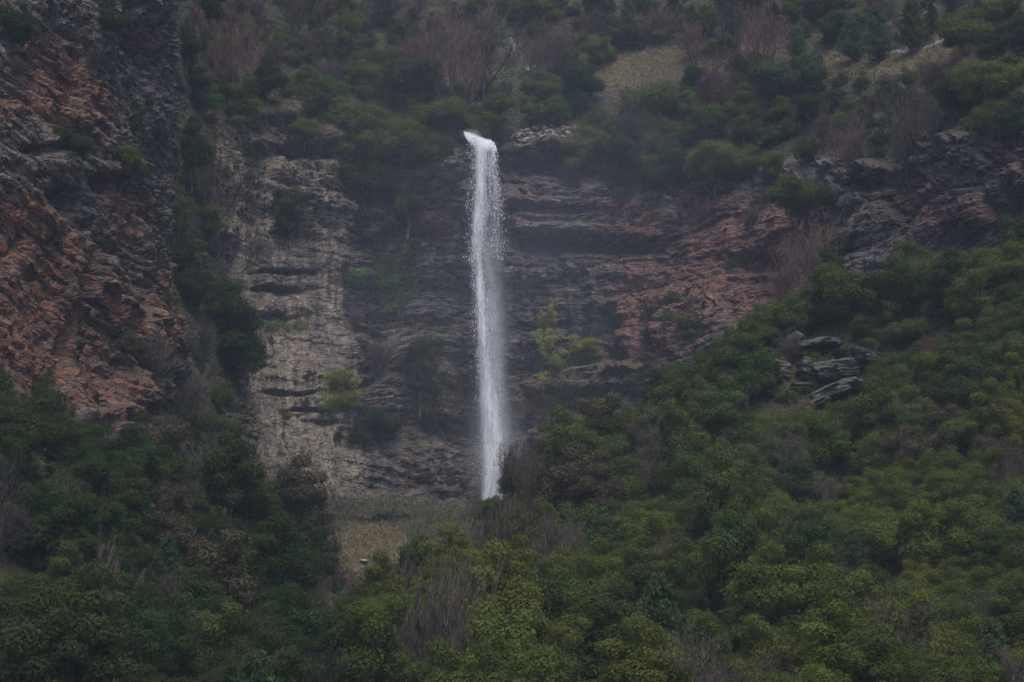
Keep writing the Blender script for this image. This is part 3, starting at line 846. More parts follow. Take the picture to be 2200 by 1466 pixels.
SRC = {}
PLACED = []        # (object, px, py, width px, size m, tint, key)
def place(key, base, s, mat, tint, lab=None, rot=None, sz=1.0, tilt=(0, 0), name=None, group=None, cat=None):
    """first call of a kind builds the thing, later ones copy the thing and each of its parts"""
    top_me, tr_me, adj, w, hgt = PROTO[key]
    if name is None:
        name = 'conifer_tree' if key.startswith('con') else 'bare_tree' if key.startswith('bare') else 'bare_shrub' if key.startswith('scrub') else 'shrub' if key.startswith('bush') else 'evergreen_tree' if mat in (LEAF['D'], LEAF['B']) else 'broadleaf_tree'
    part = 'crown' if key[:3] not in ('bar', 'scr') else 'branches'
    single = tr_me is None or key.startswith('bush')
    if key not in SRC:
        if single:
            r = link(name, top_me); SRC[key] = [r]
        else:
            r = empty(name)
            SRC[key] = [r, link(part, top_me, None, r), link('trunk', tr_me, None, r)]
        objs = SRC[key]
    else:
        src = SRC[key]
        objs = [o.copy() for o in src]
        for o in objs: COL.objects.link(o)
        for o in objs[1:]: o.parent = objs[0]
        objs[0].name = name
    r = objs[0]
    if key[:2] in ('ro', 'br', 'ta', 'lo'): base = (base[0], base[1], base[2] - 0.85 * s)
    r.location = base
    r.rotation_euler = (tilt[0], tilt[1], random.uniform(0, 6.283) if rot is None else rot)
    q_ = random.uniform(0.86, 1.16) if key[:2] in ('ro', 'br', 'ta', 'lo', 'bu') else 1.0
    r.scale = (s * q_, s / q_, s * sz)
    leafy = objs[0] if single else objs[1]
    leafy.material_slots[0].link = 'OBJECT'
    leafy.material_slots[0].material = mat
    cats = {'conifer_tree': 'conifer', 'bare_tree': 'bare tree', 'bare_shrub': 'bare shrub', 'shrub': 'shrub', 'broadleaf_tree': 'tree', 'evergreen_tree': 'evergreen tree'}
    groups = {'conifer_tree': 'pointed conifers among the slopes', 'bare_tree': 'leafless trees on the slopes', 'bare_shrub': 'leafless shrubs on the slopes', 'shrub': 'green shrubs on ledges and slopes', 'broadleaf_tree': 'leafy trees on the slopes', 'evergreen_tree': 'dark evergreen trees on the slopes'}
    tag(r, lab, cat or cats.get(name, 'tree'), group or groups.get(name, 'plants on the slopes'))
    c = np.array([base[0], base[1], base[2] + hgt * s * sz * 0.55])
    px, py = project(c)
    PLACED.append([r, float(px), float(py), w * s, tint, key, lab])
    return r

def tint_mat(t):
    if t in LEAF: return LEAF[t], TINT[t]
    return {'T': (M_TWIG, 'grey-brown'), 'R': (M_TWIG_RED, 'reddish'), 'K': (M_TWIG_DARK, 'dark')}[t]

def on_mountain(key, px, py, wpx, t, lab=None, push=0.0, sz=1.0, **kw):
    """crown centre at a pixel, crown width in photograph pixels, standing on the mountain sheet"""
    w, hgt = PROTO[key][3], PROTO[key][4]
    Y = float(apos(px, py)[1]); s = wpx * Y / FPX / w
    foot = py + 0.5 * hgt * s * sz / (Y / FPX)
    b = np.array(apos(px, foot)); b[1] -= push
    m, tn = tint_mat(t)
    return place(key, tuple(b), s, m, tn, lab, sz=sz, **kw)

def on_hill(key, px, py, wpx, t, lab=None, sz=1.0, **kw):
    w, hgt = PROTO[key][3], PROTO[key][4]
    g = gpos(px, py)
    Y = 270.0 if g is None else float(g[1])
    s = wpx * Y / FPX / w
    for k_ in range(4):
        foot = py + 0.5 * hgt * s * sz / (Y / FPX)
        g = gpos(px, foot)
        if g is None: py += 12; continue
        Y = float(g[1]); s = wpx * Y / FPX / w
    if g is None: return None
    m, tn = tint_mat(t)
    b = (g[0], g[1], float(gz(g[0], g[1])) - 0.1)
    return place(key, b, s, m, tn, lab, sz=sz, **kw)

# ------------------------------------------------------------------ trees and shrubs placed one by one on the mountain
M_ = on_mountain
L_ = [
    ('round1', 885, 165, 150, 'D', 'large dark green round tree on the slope upper left of the waterfall lip'),
    ('round2', 1245, 168, 112, 'D', 'dark green round tree just left of the tan meadow'),
    ('bare1', 1040, 150, 150, 'T', 'tall leafless tree with a forked trunk standing above the waterfall lip'),
    ('bare3', 965, 135, 105, 'R', 'reddish leafless thicket tree left of the forked bare tree'),
    ('bare4', 1088, 205, 50, 'T', 'grey-brown leafless tree below the small upper cascade'),
    ('bare4', 1180, 112, 120, 'R', 'reddish purple leafless tree right of the small upper cascade'),
    ('bare3', 1000, 170, 90, 'R', 'reddish leafless tree crowding the foot of the forked bare tree'),
    ('broad1', 1700, 150, 170, 'B', 'wide bluish green tree cluster below the upper right meadow'),
    ('con1', 1830, 85, 80, 'B', 'pointed conifer beside the pale path at upper right'),
    ('con2', 1715, 95, 55, 'B', 'small pointed conifer above the wide bluish green tree'),
    ('bare3', 1635, 85, 85, 'R', 'reddish leafless tree at the top of the tan meadow'),
    ('bare4', 1490, 80, 80, 'R', 'reddish leafless tree behind the tan meadow'),
    ('con3', 1880, 70, 90, 'B', 'pointed conifer on the top right slope above the pale path'),
    ('con2', 1960, 60, 90, 'D', 'dark pointed conifer above the right end of the pale path'),
    ('loose1', 430, 195, 110, 'F', 'fresh green ragged tree in the gully beside the buttress'),
    ('round3', 565, 165, 110, 'D', 'dark green round tree above the grey cap rock'),
    ('bush1', 710, 185, 66, 'F', 'fresh green shrub on the slope left of the large dark round tree'),
    ('round2', 480, 655, 170, 'D', 'large dark tree filling the gully mouth beside the orange buttress'),
    ('tall1', 500, 730, 110, 'D', 'dark upright tree below the large gully tree'),
    ('tall2', 395, 520, 110, 'D', 'dark upright tree high in the gully against the buttress'),
    ('broad1', 415, 600, 120, 'D', 'dark broad tree in the gully above the large gully tree'),
    ('round3', 395, 90, 90, 'D', 'dark round tree at the head of the gully'),
    ('tall1', 415, 300, 90, 'D', 'dark upright tree midway up the gully'),
    ('loose2', 380, 430, 100, 'O', 'olive ragged tree midway down the gully'),
    ('loose2', 440, 470, 100, 'O', 'olive ragged tree against the cliff right of the gully'),
    ('tall2', 632, 430, 76, 'D', 'dark shrubby tree hanging on the pale cliff left of the waterfall'),
    ('bush3', 622, 480, 56, 'D', 'dark shrub below the hanging tree on the pale cliff'),
    ('tall2', 872, 430, 70, 'G', 'green shrubby tree hanging over the cliff left of the waterfall'),
    ('bush1', 845, 478, 60, 'D', 'dark shrub on a cliff ledge under the hanging green tree'),
    ('bush2', 800, 500, 60, 'D', 'dark low shrub on the cliff above the green ivy'),
    ('tall2', 900, 775, 96, 'D', 'dark tree on the lower cliff left of the waterfall'),
    ('broad2', 830, 890, 120, 'D', 'dark broad tree at the foot of the cliff left of the waterfall'),
    ('bush1', 780, 930, 70, 'D', 'dark shrub low on the cliff beside the broad tree'),
    ('loose1', 740, 805, 62, 'Y', 'yellow-green small tree on the lower left cliff'),
    ('bush3', 755, 852, 60, 'Y', 'yellow-green shrub under the small yellow tree on the lower left cliff'),
    ('bush1', 715, 870, 46, 'O', 'olive shrub left of the yellow-green shrub on the cliff'),
    ('scrub1', 820, 765, 60, 'T', 'grey-brown leafless shrub on a ledge of the lower cliff'),
    ('loose1', 1200, 780, 52, 'Y', 'lowest yellow-green tree on the cliff right of the waterfall'),
    ('loose2', 1262, 738, 48, 'Y', 'rightmost yellow-green tree leaning out from the cliff'),
    ('round3', 1330, 320, 120, 'D', 'dark round tree overhanging the cliff right of the waterfall'),
    ('round1', 1440, 345, 130, 'D', 'dark round tree at the cliff edge above the red rock'),
    ('round2', 1270, 300, 110, 'O', 'olive round tree at the cliff edge beside the pale stones'),
    ('broad1', 1540, 330, 150, 'O', 'olive broad tree at the cliff edge above the red rock'),
    ('broad2', 1420, 200, 140, 'G', 'green broad tree on the terrace under the tan meadow'),
    ('round1', 1520, 255, 130, 'G', 'green round tree on the terrace right of the waterfall'),
    ('tall1', 1600, 230, 90, 'G', 'green upright tree at the right end of the terrace wood'),
    ('round3', 1580, 345, 90, 'O', 'olive round tree at the right end of the cliff-edge wood'),
    ('broad2', 1715, 410, 150, 'O', 'olive broad tree alone on the cliff below the right-hand slope'),
    ('bush1', 1770, 425, 70, 'D', 'dark shrub at the right foot of the lone olive cliff tree'),
    ('round2', 1850, 345, 100, 'D', 'dark round tree on the edge of the right-hand cliff'),
    ('round1', 1780, 520, 80, 'O', 'olive round tree against the cliff above the wooded ridge'),
    ('bare3', 1760, 580, 110, 'R', 'reddish leafless thicket tree between the cliff and the wooded ridge'),
    ('bare4', 1690, 620, 80, 'R', 'reddish leafless tree just behind the wooded ridge crest'),
    ('bare3', 1930, 285, 110, 'T', 'grey-brown leafless tree on the upper right slope'),
    ('bare4', 2010, 250, 110, 'T', 'grey-brown leafless tree above the right-hand cliff edge'),
    ('bare4', 1780, 280, 70, 'T', 'grey-brown leafless many-stemmed tree near the right-hand cliff edge'),
    ('round3', 2150, 240, 130, 'D', 'dark round tree at the right edge above the cliff'),
    ('broad1', 2130, 150, 150, 'O', 'olive broad tree at the right edge of the upper slope'),
    ('round1', 2060, 190, 110, 'D', 'dark round tree on the upper right slope'),
    ('broad2', 2180, 70, 150, 'D', 'dark broad tree in the top right corner'),
    ('round2', 2080, 60, 120, 'O', 'olive round tree near the top right corner'),
    ('tall2', 880, 330, 90, 'D', 'dark upright tree on the cliff edge left of the waterfall lip'),
    ('broad1', 840, 290, 150, 'O', 'olive broad tree left of the waterfall lip'),
    ('round1', 940, 310, 100, 'G', 'green round tree touching the waterfall lip on its left'),
    ('round3', 800, 355, 120, 'D', 'dark round tree drooping over the cliff left of the lip'),
    ('broad2', 890, 385, 120, 'D', 'dark broad tree hanging under the cliff edge left of the fall'),
    ('broad1', 790, 240, 150, 'G', 'green broad tree above the cliff left of the waterfall'),
    ('round2', 1050, 262, 110, 'O', 'olive round tree directly behind the waterfall lip'),
    ('broad2', 970, 240, 140, 'O', 'olive broad tree above and left of the waterfall lip'),
    ('broad1', 1170, 235, 100, 'G', 'green broad tree above the pale stones by the lip'),
    ('tall1', 245, 355, 60, 'D', 'dark upright shrubby tree on the buttress above the cave'),
    ('broad2', 130, 310, 100, 'D', 'dark broad shrubby tree on a ledge of the buttress'),
    ('broad1', 240, 330, 110, 'O', 'olive broad tree on the ledge in the middle of the buttress'),
    ('tall2', 300, 260, 55, 'G', 'green upright shrub on the rib of the buttress'),
    ('broad1', 30, 40, 120, 'D', 'dark broad tree in the top left corner of the buttress'),
    ('round3', 210, 40, 90, 'D', 'dark round tree near the top of the buttress'),
    ('bush1', 428, 770, 60, 'D', 'dark shrub on the brown strip right of the buttress foot'),
    ('bush3', 462, 850, 70, 'O', 'olive shrub at the lower end of the brown strip beside the pale cliff'),
    ('scrub1', 400, 860, 80, 'T', 'leafless shrub low on the brown strip right of the buttress foot'),
    ('bush2', 440, 905, 80, 'G', 'green low shrub where the brown strip meets the left wood'),
    ('scrub2', 445, 720, 60, 'T', 'leafless shrub on the brown strip under the large gully tree'),
    ('loose2', 375, 740, 70, 'D', 'dark ragged tree at the foot of the buttress by the brown strip'),
    ('bush1', 270, 735, 80, 'N', 'brownish shrub at the foot of the orange buttress'),
    ('scrub1', 330, 770, 90, 'T', 'grey-brown leafless shrub below the orange buttress'),
    ('scrub2', 420, 830, 90, 'T', 'grey-brown leafless shrub on the grassy strip right of the buttress'),
    ('bare3', 440, 430, 110, 'T', 'grey-brown leafless tree in front of the cliff by the gully'),
]
for key, px, py, w, t, lab in L_:
    M_(key, px, py, w, t, lab, push=1.0 if py > 350 else 0.3)
# the leaning bare tree on the left cliff
M_('bare1', 548, 540, 70, 'K', 'thin dark leafless tree leaning right from the left cliff', push=5.0, tilt=(0, 0.55), rot=0.0)

# ------------------------------------------------------------------ the rest of the upper wood
taken = [(e[1], e[2], e[3]) for e in PLACED]
MEADOW = [[(1275, 200), (1290, 125), (1400, 100), (1480, 95), (1500, 130), (1390, 175), (1330, 215)], [(1870, 95), (2050, 80), (2060, 140), (1900, 160), (1780, 155), (1740, 118), (1620, 112), (1640, 90)]]
def free(px, py, r, fy=0.62):
    for q in PTS:
        if abs(px - q[0]) < 130 and ((px - q[0]) ** 2 + ((py - q[1]) / fy) ** 2) < (r * 0.5 + q[2] * 0.5) ** 2 * 0.50: return False
    return True
PTS = []
for e in PLACED:
    d = float(e[0].location.y)
    PTS.append((e[1], e[2], e[3] * FPX / d))
cnt = 0
for tr_ in range(9000):
    px = random.uniform(400, 2290); py = random.uniform(-60, 400)
    ey = float(np.interp(px, EDGE[:, 0], EDGE[:, 1]))
    if py > ey - 8: continue
    w = random.choice([50, 60, 70, 80, 90, 105])
    if not free(px, py, w): continue
    foot = py + w * 0.35
    if any(in_poly(m, np.array(px), np.array(foot)) or in_poly(m, np.array(px), np.array(py)) or in_poly(m, np.array(px), np.array(py - w * 0.25)) for m in MEADOW): continue
    if 1060 < px < 1140 and 60 < foot < 215: continue
    if 1090 < px < 1250 and 245 < py < 330: continue
    if 985 < px < 1110 and py > 262: continue
    n = float(fbm(np.array(px / 170.0), np.array(py / 90.0), s=201, o=2))
    right_scrub = px > 1620 and py > 190
    pb = 0.10 + (0.25 if n > 0.25 else 0) + (0.16 if right_scrub else 0) + (0.20 if (px < 800 and py < 140) else 0)
    if random.random() < pb:
        if random.random() < 0.4:
            key = random.choice(['bare3', 'bare4', 'bare5', 'bare5']); t = random.choice('TTR')
        else:
            key = random.choice(['scrub1', 'scrub2']); t = random.choice('TTR'); w *= 0.85
    elif random.random() < 0.12 and px > 1250 and py < 200:
        key = random.choice(['con1', 'con2', 'con3']); t = random.choice('BD'); w *= 0.7
    elif w <= 70:
        key = random.choice(['bush1', 'bush2', 'bush3']); t = random.choice('DGOON')
    else:
        key = random.choice(['round1', 'round2', 'round3', 'broad1', 'broad2', 'tall2', 'loose1', 'loose2'])
        t = random.choice('DDDGGOOOBN' if px < 1700 else 'DDOOBNNG')
    PTS.append((px, py, w)); cnt += 1
    M_(key, px, py, w, t, push=0.3)
print('upper fill', cnt)
# ledges and cracks of the cliff carry small shrubs
cnt = 0
for tr_ in range(3000):
    px = random.uniform(-20, 2220); py = random.uniform(40, 1080)
    if 980 < px < 1120: continue
    j = int((py - PY0) / ST); i = int((px - PX0) / ST)
    if cliff[j, i] < 0.35: continue
    n = float(fbm(np.array(px / 90.0), np.array(py / 90.0), s=303, o=3))
    zone_b = (720 < px < 980 and py < 620) or (380 < px < 480)
    if 500 < px < 720 and 500 < py and random.random() < 0.8: continue
    if n < (-0.02 if zone_b else 0.22): continue
    if (px < 340 and py > 480 and z_orange[j, i] > 0.3): continue
    w = random.choice([26, 32, 40, 48])
    if not free(px, py, w): continue
    if random.random() < 0.35: key = random.choice(['scrub1', 'scrub2']); t = random.choice('TTR')
    else: key = random.choice(['bush1', 'bush2', 'bush3']); t = random.choice('DDGON')
    PTS.append((px, py, w)); cnt += 1
    M_(key, px, py, w, t, push=0.5)
    if cnt > 95: break
print('ledge shrubs', cnt)

# ------------------------------------------------------------------ the near woods
OUT_R = [(1620, 1810), (690, 870)]
HL = [
    ('broad1', 1830, 600, 190, 'G', 'large broad green tree on the crest of the right ridge'),
    ('round1', 1950, 610, 150, 'D', 'dark round tree on the ridge crest right of the large broad tree'),
    ('broad2', 2075, 575, 150, 'G', 'green broad tree on the ridge crest near the right edge'),
    ('round2', 2165, 560, 140, 'G', 'green round tree where the ridge crest meets the right edge'),
    ('round3', 1720, 660, 120, 'G', 'green round tree on the ridge crest above the rock outcrop'),
    ('round2', 1640, 700, 110, 'G', 'green round tree on the crest left of the rock outcrop'),
    ('con1', 1556, 1005, 95, 'B', 'pale bluish conifer in the middle of the right wood'),
    ('con3', 1420, 1390, 200, 'B', 'large pale-tipped conifer at the bottom edge of the near wood'),
    ('con2', 395, 1350, 110, 'B', 'bluish conifer in the dark wood at lower left'),
    ('con1', 325, 1310, 80, 'B', 'small bluish conifer left of the other lower left conifer'),
    ('bare2', 1165, 1190, 110, 'T', 'leafless grey-brown tree with tall stems in the middle of the wood'),
    ('bare4', 1210, 1185, 100, 'T', 'leafless many-stemmed tree right of the tall-stemmed one'),
    ('bare3', 960, 1370, 170, 'T', 'leafless tree with many dark stems at the bottom centre'),
    ('bare2', 905, 1400, 130, 'T', 'leafless pale-stemmed tree at the bottom left of centre'),
    ('bare4', 1010, 1410, 120, 'K', 'dark leafless many-stemmed tree at the bottom centre'),
    ('bare1', 1775, 1250, 120, 'T', 'pale-trunked leafless tree in the lower right wood'),
    ('bare3', 1050, 1170, 90, 'T', 'grey-brown leafless tree low on the ridge below the waterfall foot'),
    ('bare3', 1095, 985, 60, 'T', 'small leafless tree touching the waterfall foot'),
    ('round1', 1060, 1075, 80, 'G', 'green round tree at the waterfall foot on the ridge end'),
    ('round2', 60, 900, 180, 'D', 'large dark round tree at the left edge under the orange buttress'),
    ('round3', 180, 1010, 150, 'D', 'dark round tree under the buttress right of the left-edge tree'),
    ('round1', 330, 985, 150, 'D', 'dark round tree below the grey foot rocks of the buttress'),
    ('loose1', 475, 1010, 60, 'F', 'fresh green ragged tree on the left slope'),
    ('bush1', 270, 1385, 70, 'F', 'bright green shrub in the dark lower left wood'),
    ('broad1', 1930, 1130, 200, 'O', 'large broad yellowish olive tree in the lower right wood'),
    ('broad2', 2080, 1120, 180, 'O', 'broad olive tree lower right near the edge'),
    ('round1', 1230, 1020, 90, 'F', 'fresh green round tree on the ridge right of the waterfall foot'),
]
for key, px, py, w, t, lab in HL:
    on_hill(key, px, py, w, t, lab)
SIL = np.array([(-200, 835), (0, 838), (180, 868), (300, 912), (430, 930), (560, 1000), (700, 1072), (745, 1200), (870, 1235), (930, 1178), (1000, 1100), (1050, 1058), (1100, 1000), (1200, 912), (1350, 848), (1480, 738), (1640, 648), (1700, 600), (1880, 540), (2000, 520), (2200, 480), (2400, 450)], float)
NOTCH = [(640, 900), (700, 900), (1060, 900), (1070, 1040), (1010, 1105), (940, 1170), (868, 1240), (755, 1240), (735, 1190), (705, 1085), (640, 1040)]
WP = [(float(e[0].location.x), float(e[0].location.y), e[3]) for e in PLACED if e[0].location.y < 325 and e[1] > -1e9]
vis_cnt = 0
cand = 0
for tr_ in range(26000):
    y = random.uniform(146, 322); xm = y * 0.26
    x = random.uniform(-xm, xm)
    z = float(gz(x, y))
    px, py = project(np.array([x, y, z + 3.0])); px, py = float(px), float(py)
    if py > 1560 or py < 480 or px < -120 or px > 2320: continue
    # hidden behind the crest: leave out
    yy = np.linspace(140, y - 4, 50); t_ = yy / y
    hid = np.max(gz(x * t_, yy) + 3.0 - (z + 5.0) * t_)
    if hid > 0.5: continue
    w_top = 5.2
    tpx, tpy = project(np.array([x, y, z + w_top]))
    if 1640 < px < 1905 and 730 < float(tpy) < 850: continue
    if any(bool(in_poly(NOTCH, np.array(float(tpx) + o_), np.array(float(tpy) + 6.0))) for o_ in (-45, 0, 45)): continue
    if (1615 < px < 1900 and 690 < py < 905): continue
    cand += 1
    left_w = px < 760
    w = random.choice([4.6, 5.2, 5.8, 6.4, 7.2]) * (0.95 if y > 230 else 0.86)
    sil = float(np.interp(px, SIL[:, 0], SIL[:, 1]))
    while w > 2.6 and float(project(np.array([x, y, z + w * 0.78]))[1]) < sil: w -= 0.4
    if w <= 2.6: continue
    ok = True
    for q in WP:
        if abs(q[0] - x) < 8 and (q[0] - x) ** 2 + ((q[1] - y) * 0.95) ** 2 < ((w + q[2]) * 0.5 * (0.66 if left_w else 0.66)) ** 2: ok = False; break
    if not ok: continue
    n = float(fbm(np.array(x / 22.0), np.array(y / 22.0), s=401, o=2))
    n2 = float(fbm(np.array(x / 30.0), np.array(y / 20.0), s=402, o=2))
    r = random.random()
    pb = 0.035 + (0.16 if n > 0.28 else 0) + (0.05 if left_w else 0)
    if r < pb:
        key = random.choice(['bare1', 'bare1', 'bare2', 'bare2', 'bare5', 'bare5', 'bare4']); t = random.choice('TTK' if not left_w else 'TK'); w *= 0.8
    elif r > 0.988:
        key = random.choice(['con1', 'con2', 'con3']); t = 'B'
    else:
        key = random.choice(['round1', 'round2', 'round3', 'broad1', 'broad2', 'tall1', 'tall2', 'loose1', 'loose2'])
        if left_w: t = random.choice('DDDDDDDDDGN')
        elif y < 232: t = random.choice('OOOGGO' if n2 > -0.1 else 'OGGGDD')
        else: t = random.choice('GGGGDOG' if n2 > 0 else 'GGGGGBDDN')
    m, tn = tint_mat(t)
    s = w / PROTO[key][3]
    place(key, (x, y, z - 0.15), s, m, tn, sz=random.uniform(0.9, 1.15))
    WP.append((x, y, w)); vis_cnt += 1
print('near wood', vis_cnt, 'cand', cand)

# undergrowth shrubs in the gaps of the near wood
cnt = 0
for tr_ in range(9000):
    y = random.uniform(185, 318); xm = y * 0.24; x = random.uniform(-xm, xm); z = float(gz(x, y))
    px, py = project(np.array([x, y, z + 1.0])); px, py = float(px), float(py)
    if py > 1480 or px < -30 or px > 2230: continue
    yy = np.linspace(170, y - 4, 40); t_ = yy / y
    if np.max(gz(x * t_, yy) + 2.0 - (z + 2.0) * t_) > 0.3: continue
    tpx, tpy = project(np.array([x, y, z + 2.5]))
    if any(bool(in_poly(NOTCH, np.array(float(tpx) + o_), np.array(float(tpy)))) for o_ in (-20, 20)): continue
    if any(abs(q[0] - x) < 4 and (q[0] - x) ** 2 + (q[1] - y) ** 2 < (q[2] * 0.36) ** 2 for q in WP): continue
    w = random.uniform(1.8, 3.2)
    key = random.choice(['bush1', 'bush2', 'bush3', 'scrub1', 'scrub2']); t = random.choice('TR' if key[0] == 's' else 'DGON')
    m, tn = tint_mat(t)
    place(key, (x, y, z - 0.1), w / PROTO[key][3], m, tn)
    WP.append((x, y, w)); cnt += 1
    if cnt > 150: break
print('under shrubs', cnt)

# ------------------------------------------------------------------ ivy and creepers: leaves hugging the rock
def ivy(px, py, rx, ry, n, t, label, name='ivy', cat='ivy'):
    rng = np.random.RandomState(int(px + py))
    m = n * 3
    u = rng.uniform(-1, 1, m); v = rng.uniform(-1, 1, m)
    q = u ** 2 + v ** 2 + 0.8 * noise(u * 2.5 + px, v * 2.5 + py, s=5) + 0.3 * rng.rand(m)
    keep = q < 0.85
    u, v = u[keep][:n], v[keep][:n]
    p = apos(px + u * rx, py + v * ry) + np.zeros(3)
    p = p + np.stack([rng.normal(size=len(p)) * 0.12, -np.abs(rng.normal(size=len(p))) * 0.45 - 0.1, rng.normal(size=len(p)) * 0.12], 1)
    nr = np.stack([rng.normal(size=len(p)) * 0.5, -1 + rng.normal(size=len(p)) * 0.4, 0.5 + rng.normal(size=len(p)) * 0.4], 1)
    co, f = leaf_quads(p, nr, rng.uniform(0.10, 0.2, len(p)), rng, 0.75)
    me = fast_mesh(name, co, f); fattr(me, 'tone', np.repeat(rng.rand(len(p)), 4))
    o = link(name, me, LEAF[t])
    tag(o, label, cat)
ivy(848, 597, 52, 62, 3600, 'F', 'bright green ivy patch on the cliff left of the waterfall')
ivy(770, 592, 22, 20, 800, 'F', 'small bright green ivy patch left of the larger ivy patch')
ivy(1180, 712, 22, 62, 1400, 'Y', 'narrow yellow-green creeper on the cliff right of the waterfall', 'creeper', 'creeper')
ivy(625, 690, 60, 14, 900, 'G', 'green creeper under the dark rock slots of the left cliff', 'creeper', 'creeper')
ivy(1195, 785, 38, 44, 900, 'Y', 'yellow-green creeper around the lowest yellow tree on the cliff', 'creeper', 'creeper')
ivy(745, 840, 50, 50, 900, 'Y', 'yellow-green creeper among the shrubs on the lower left cliff', 'creeper', 'creeper')
ivy(1250, 750, 38, 26, 700, 'Y', 'yellow-green creeper behind the leaning yellow tree', 'creeper', 'creeper')

# ------------------------------------------------------------------ ground cover that nobody could count
def cover(name, prob, n, size, mats, label, updir=(0, 0, 1), seed=1, aspect=0.3, lift=0.15):
    rng = np.random.RandomState(seed)
    w = prob.ravel() * (PXG.ravel() > -60) * (PXG.ravel() < 2260) * (PYG.ravel() > -60)
    w = w / w.sum()
    i = rng.choice(len(w), n, p=w)
    a = PF[i] + rng.normal(size=(n, 3)) * np.array([0.15, 0.15, 0.1])
    up = np.array(updir, float)
    a[:, 2] += lift; a[:, 1] -= 0.1
    co, f = leaf_quads(a, rng.normal(size=(n, 3)) + np.array([0, -1.0, 0.2]), rng.uniform(size[0], size[1], n), rng, aspect, up=updir)
    me = fast_mesh(name, co, f); fattr(me, 'tone', np.repeat(np.clip(0.5 + 0.5 * fbm(a[:, 0] / 4, a[:, 2] / 3, s=seed, o=3) * 1.6, 0, 1), 4))
    o = link(name, me, mats)
    tag(o, label, 'ground cover', None, 'stuff')
M_GRASS = leaf_mat('dead_grass', (.085, .070, .032), (.23, .180, .092), None, 0.15)
M_BRUSH = leaf_mat('brushwood', (.040, .034, .022), (.092, .070, .048), None, 0.15)
M_HERB = leaf_mat('low_green_plants', (.035, .055, .02), (.085, .10, .032), None, 0.2)
patchy = np.clip(0.5 + fbm(PXG / 55, PYG / 40, s=501, o=4) * 1.5, 0.02, 1)
vis = (PYG < 1300)
cover('grass', (z_grass + 0.10 * z_veg * patchy) * vis, 42000, (0.16, 0.34), M_GRASS, 'dry tan grass on the meadow, ledges and gully foot', seed=3)
cover('brushwood', (z_veg * (1 - z_grass) * (1.05 - patchy) + 0.10 * cliff) * vis, 60000, (0.18, 0.42), M_BRUSH, 'low brown leafless brushwood covering the slopes and cliff ledges', seed=4, aspect=0.22)
cover('low_plants', (z_veg * (1 - z_grass) * patchy + 0.10 * cliff * patchy ** 2) * vis, 70000, (0.11, 0.24), M_HERB, 'low green plants covering the slopes between the trees', seed=5, aspect=0.6)

rng = np.random.RandomState(31)
nu = 75000
yu = rng.uniform(165, 318, nu); xu = rng.uniform(-1, 1, nu) * yu * 0.235
cu = np.stack([xu, yu, gz(xu, yu) + rng.uniform(0.0, 0.55, nu)], 1)
su = rng.uniform(0.09, 0.26, nu) * np.where(yu < 230, 0.8, 1.1)
co, f = leaf_quads(cu, rng.normal(size=(nu, 3)) + np.array([0, -0.8, 0.3]), su, rng, 0.45, up=(0, 0, 1))
me = fast_mesh('undergrowth', co, f); fattr(me, 'tone', np.repeat(np.clip(0.5 + fbm(xu / 5, yu / 5, s=9, o=3) * 1.3, 0, 1), 4))
M_UNDER = leaf_mat('undergrowth', (.030, .044, .016), (.088, .072, .038), None, 0.2)
tag(link('undergrowth', me, M_UNDER), 'low mixed green and brown undergrowth between the near trees', 'ground cover', None, 'stuff')
# ------------------------------------------------------------------ stones and outcrops
def stone_mesh(name, seed, sx, sy, sz, n=2):
    import bmesh
    bm = bmesh.new()
    bmesh.ops.create_icosphere(bm, subdivisions=n, radius=1.0)
    rng = np.random.RandomState(seed)
    cuts = [(rng.normal(size=3), rng.uniform(0.45, 0.8)) for _ in range(9)]
    for v in bm.verts:
        p = np.array(v.co)
        for d, k_ in cuts:
            d = d / np.linalg.norm(d)
            e = p.dot(d) - k_
            if e > 0: p = p - d * e
        p = p * (1 + 0.07 * rng.normal())
        v.co = p * np.array([sx, sy, sz])
    me = bpy.data.meshes.new(name); bm.to_mesh(me); bm.free()
    me.polygons.foreach_set('use_smooth', [False] * len(me.polygons))
    return me
STM = [stone_mesh('stone', 600 + q, 1.0, 0.8, 0.42, 2) for q in range(5)]
for s_ in STM: s_.materials.append(M_STONE_TAN)
lipstones = empty('stone_pile', tuple(apos(1180, 305)))
tag(lipstones, 'pale pinkish stone slabs heaped on the cliff edge right of the waterfall', 'stone pile')
rng = np.random.RandomState(5)
for q in range(120):
    px = rng.uniform(1095, 1240); py = rng.uniform(288, 318) - 6 * math.exp(-((px - 1170) / 60) ** 2)
    b = apos(px, py)
    o = bpy.data.objects.new('stone', STM[q % 5]); COL.objects.link(o); o.parent = lipstones
    s = rng.uniform(0.28, 0.85)
    o.location = Vector((b[0], b[1] - 0.3, b[2] + 0.1)) - lipstones.location
    o.scale = (s, s, s * rng.uniform(0.6, 1.3)); o.rotation_euler = (rng.uniform(-.5, .3), rng.uniform(-.4, .4), rng.uniform(0, 6.28))
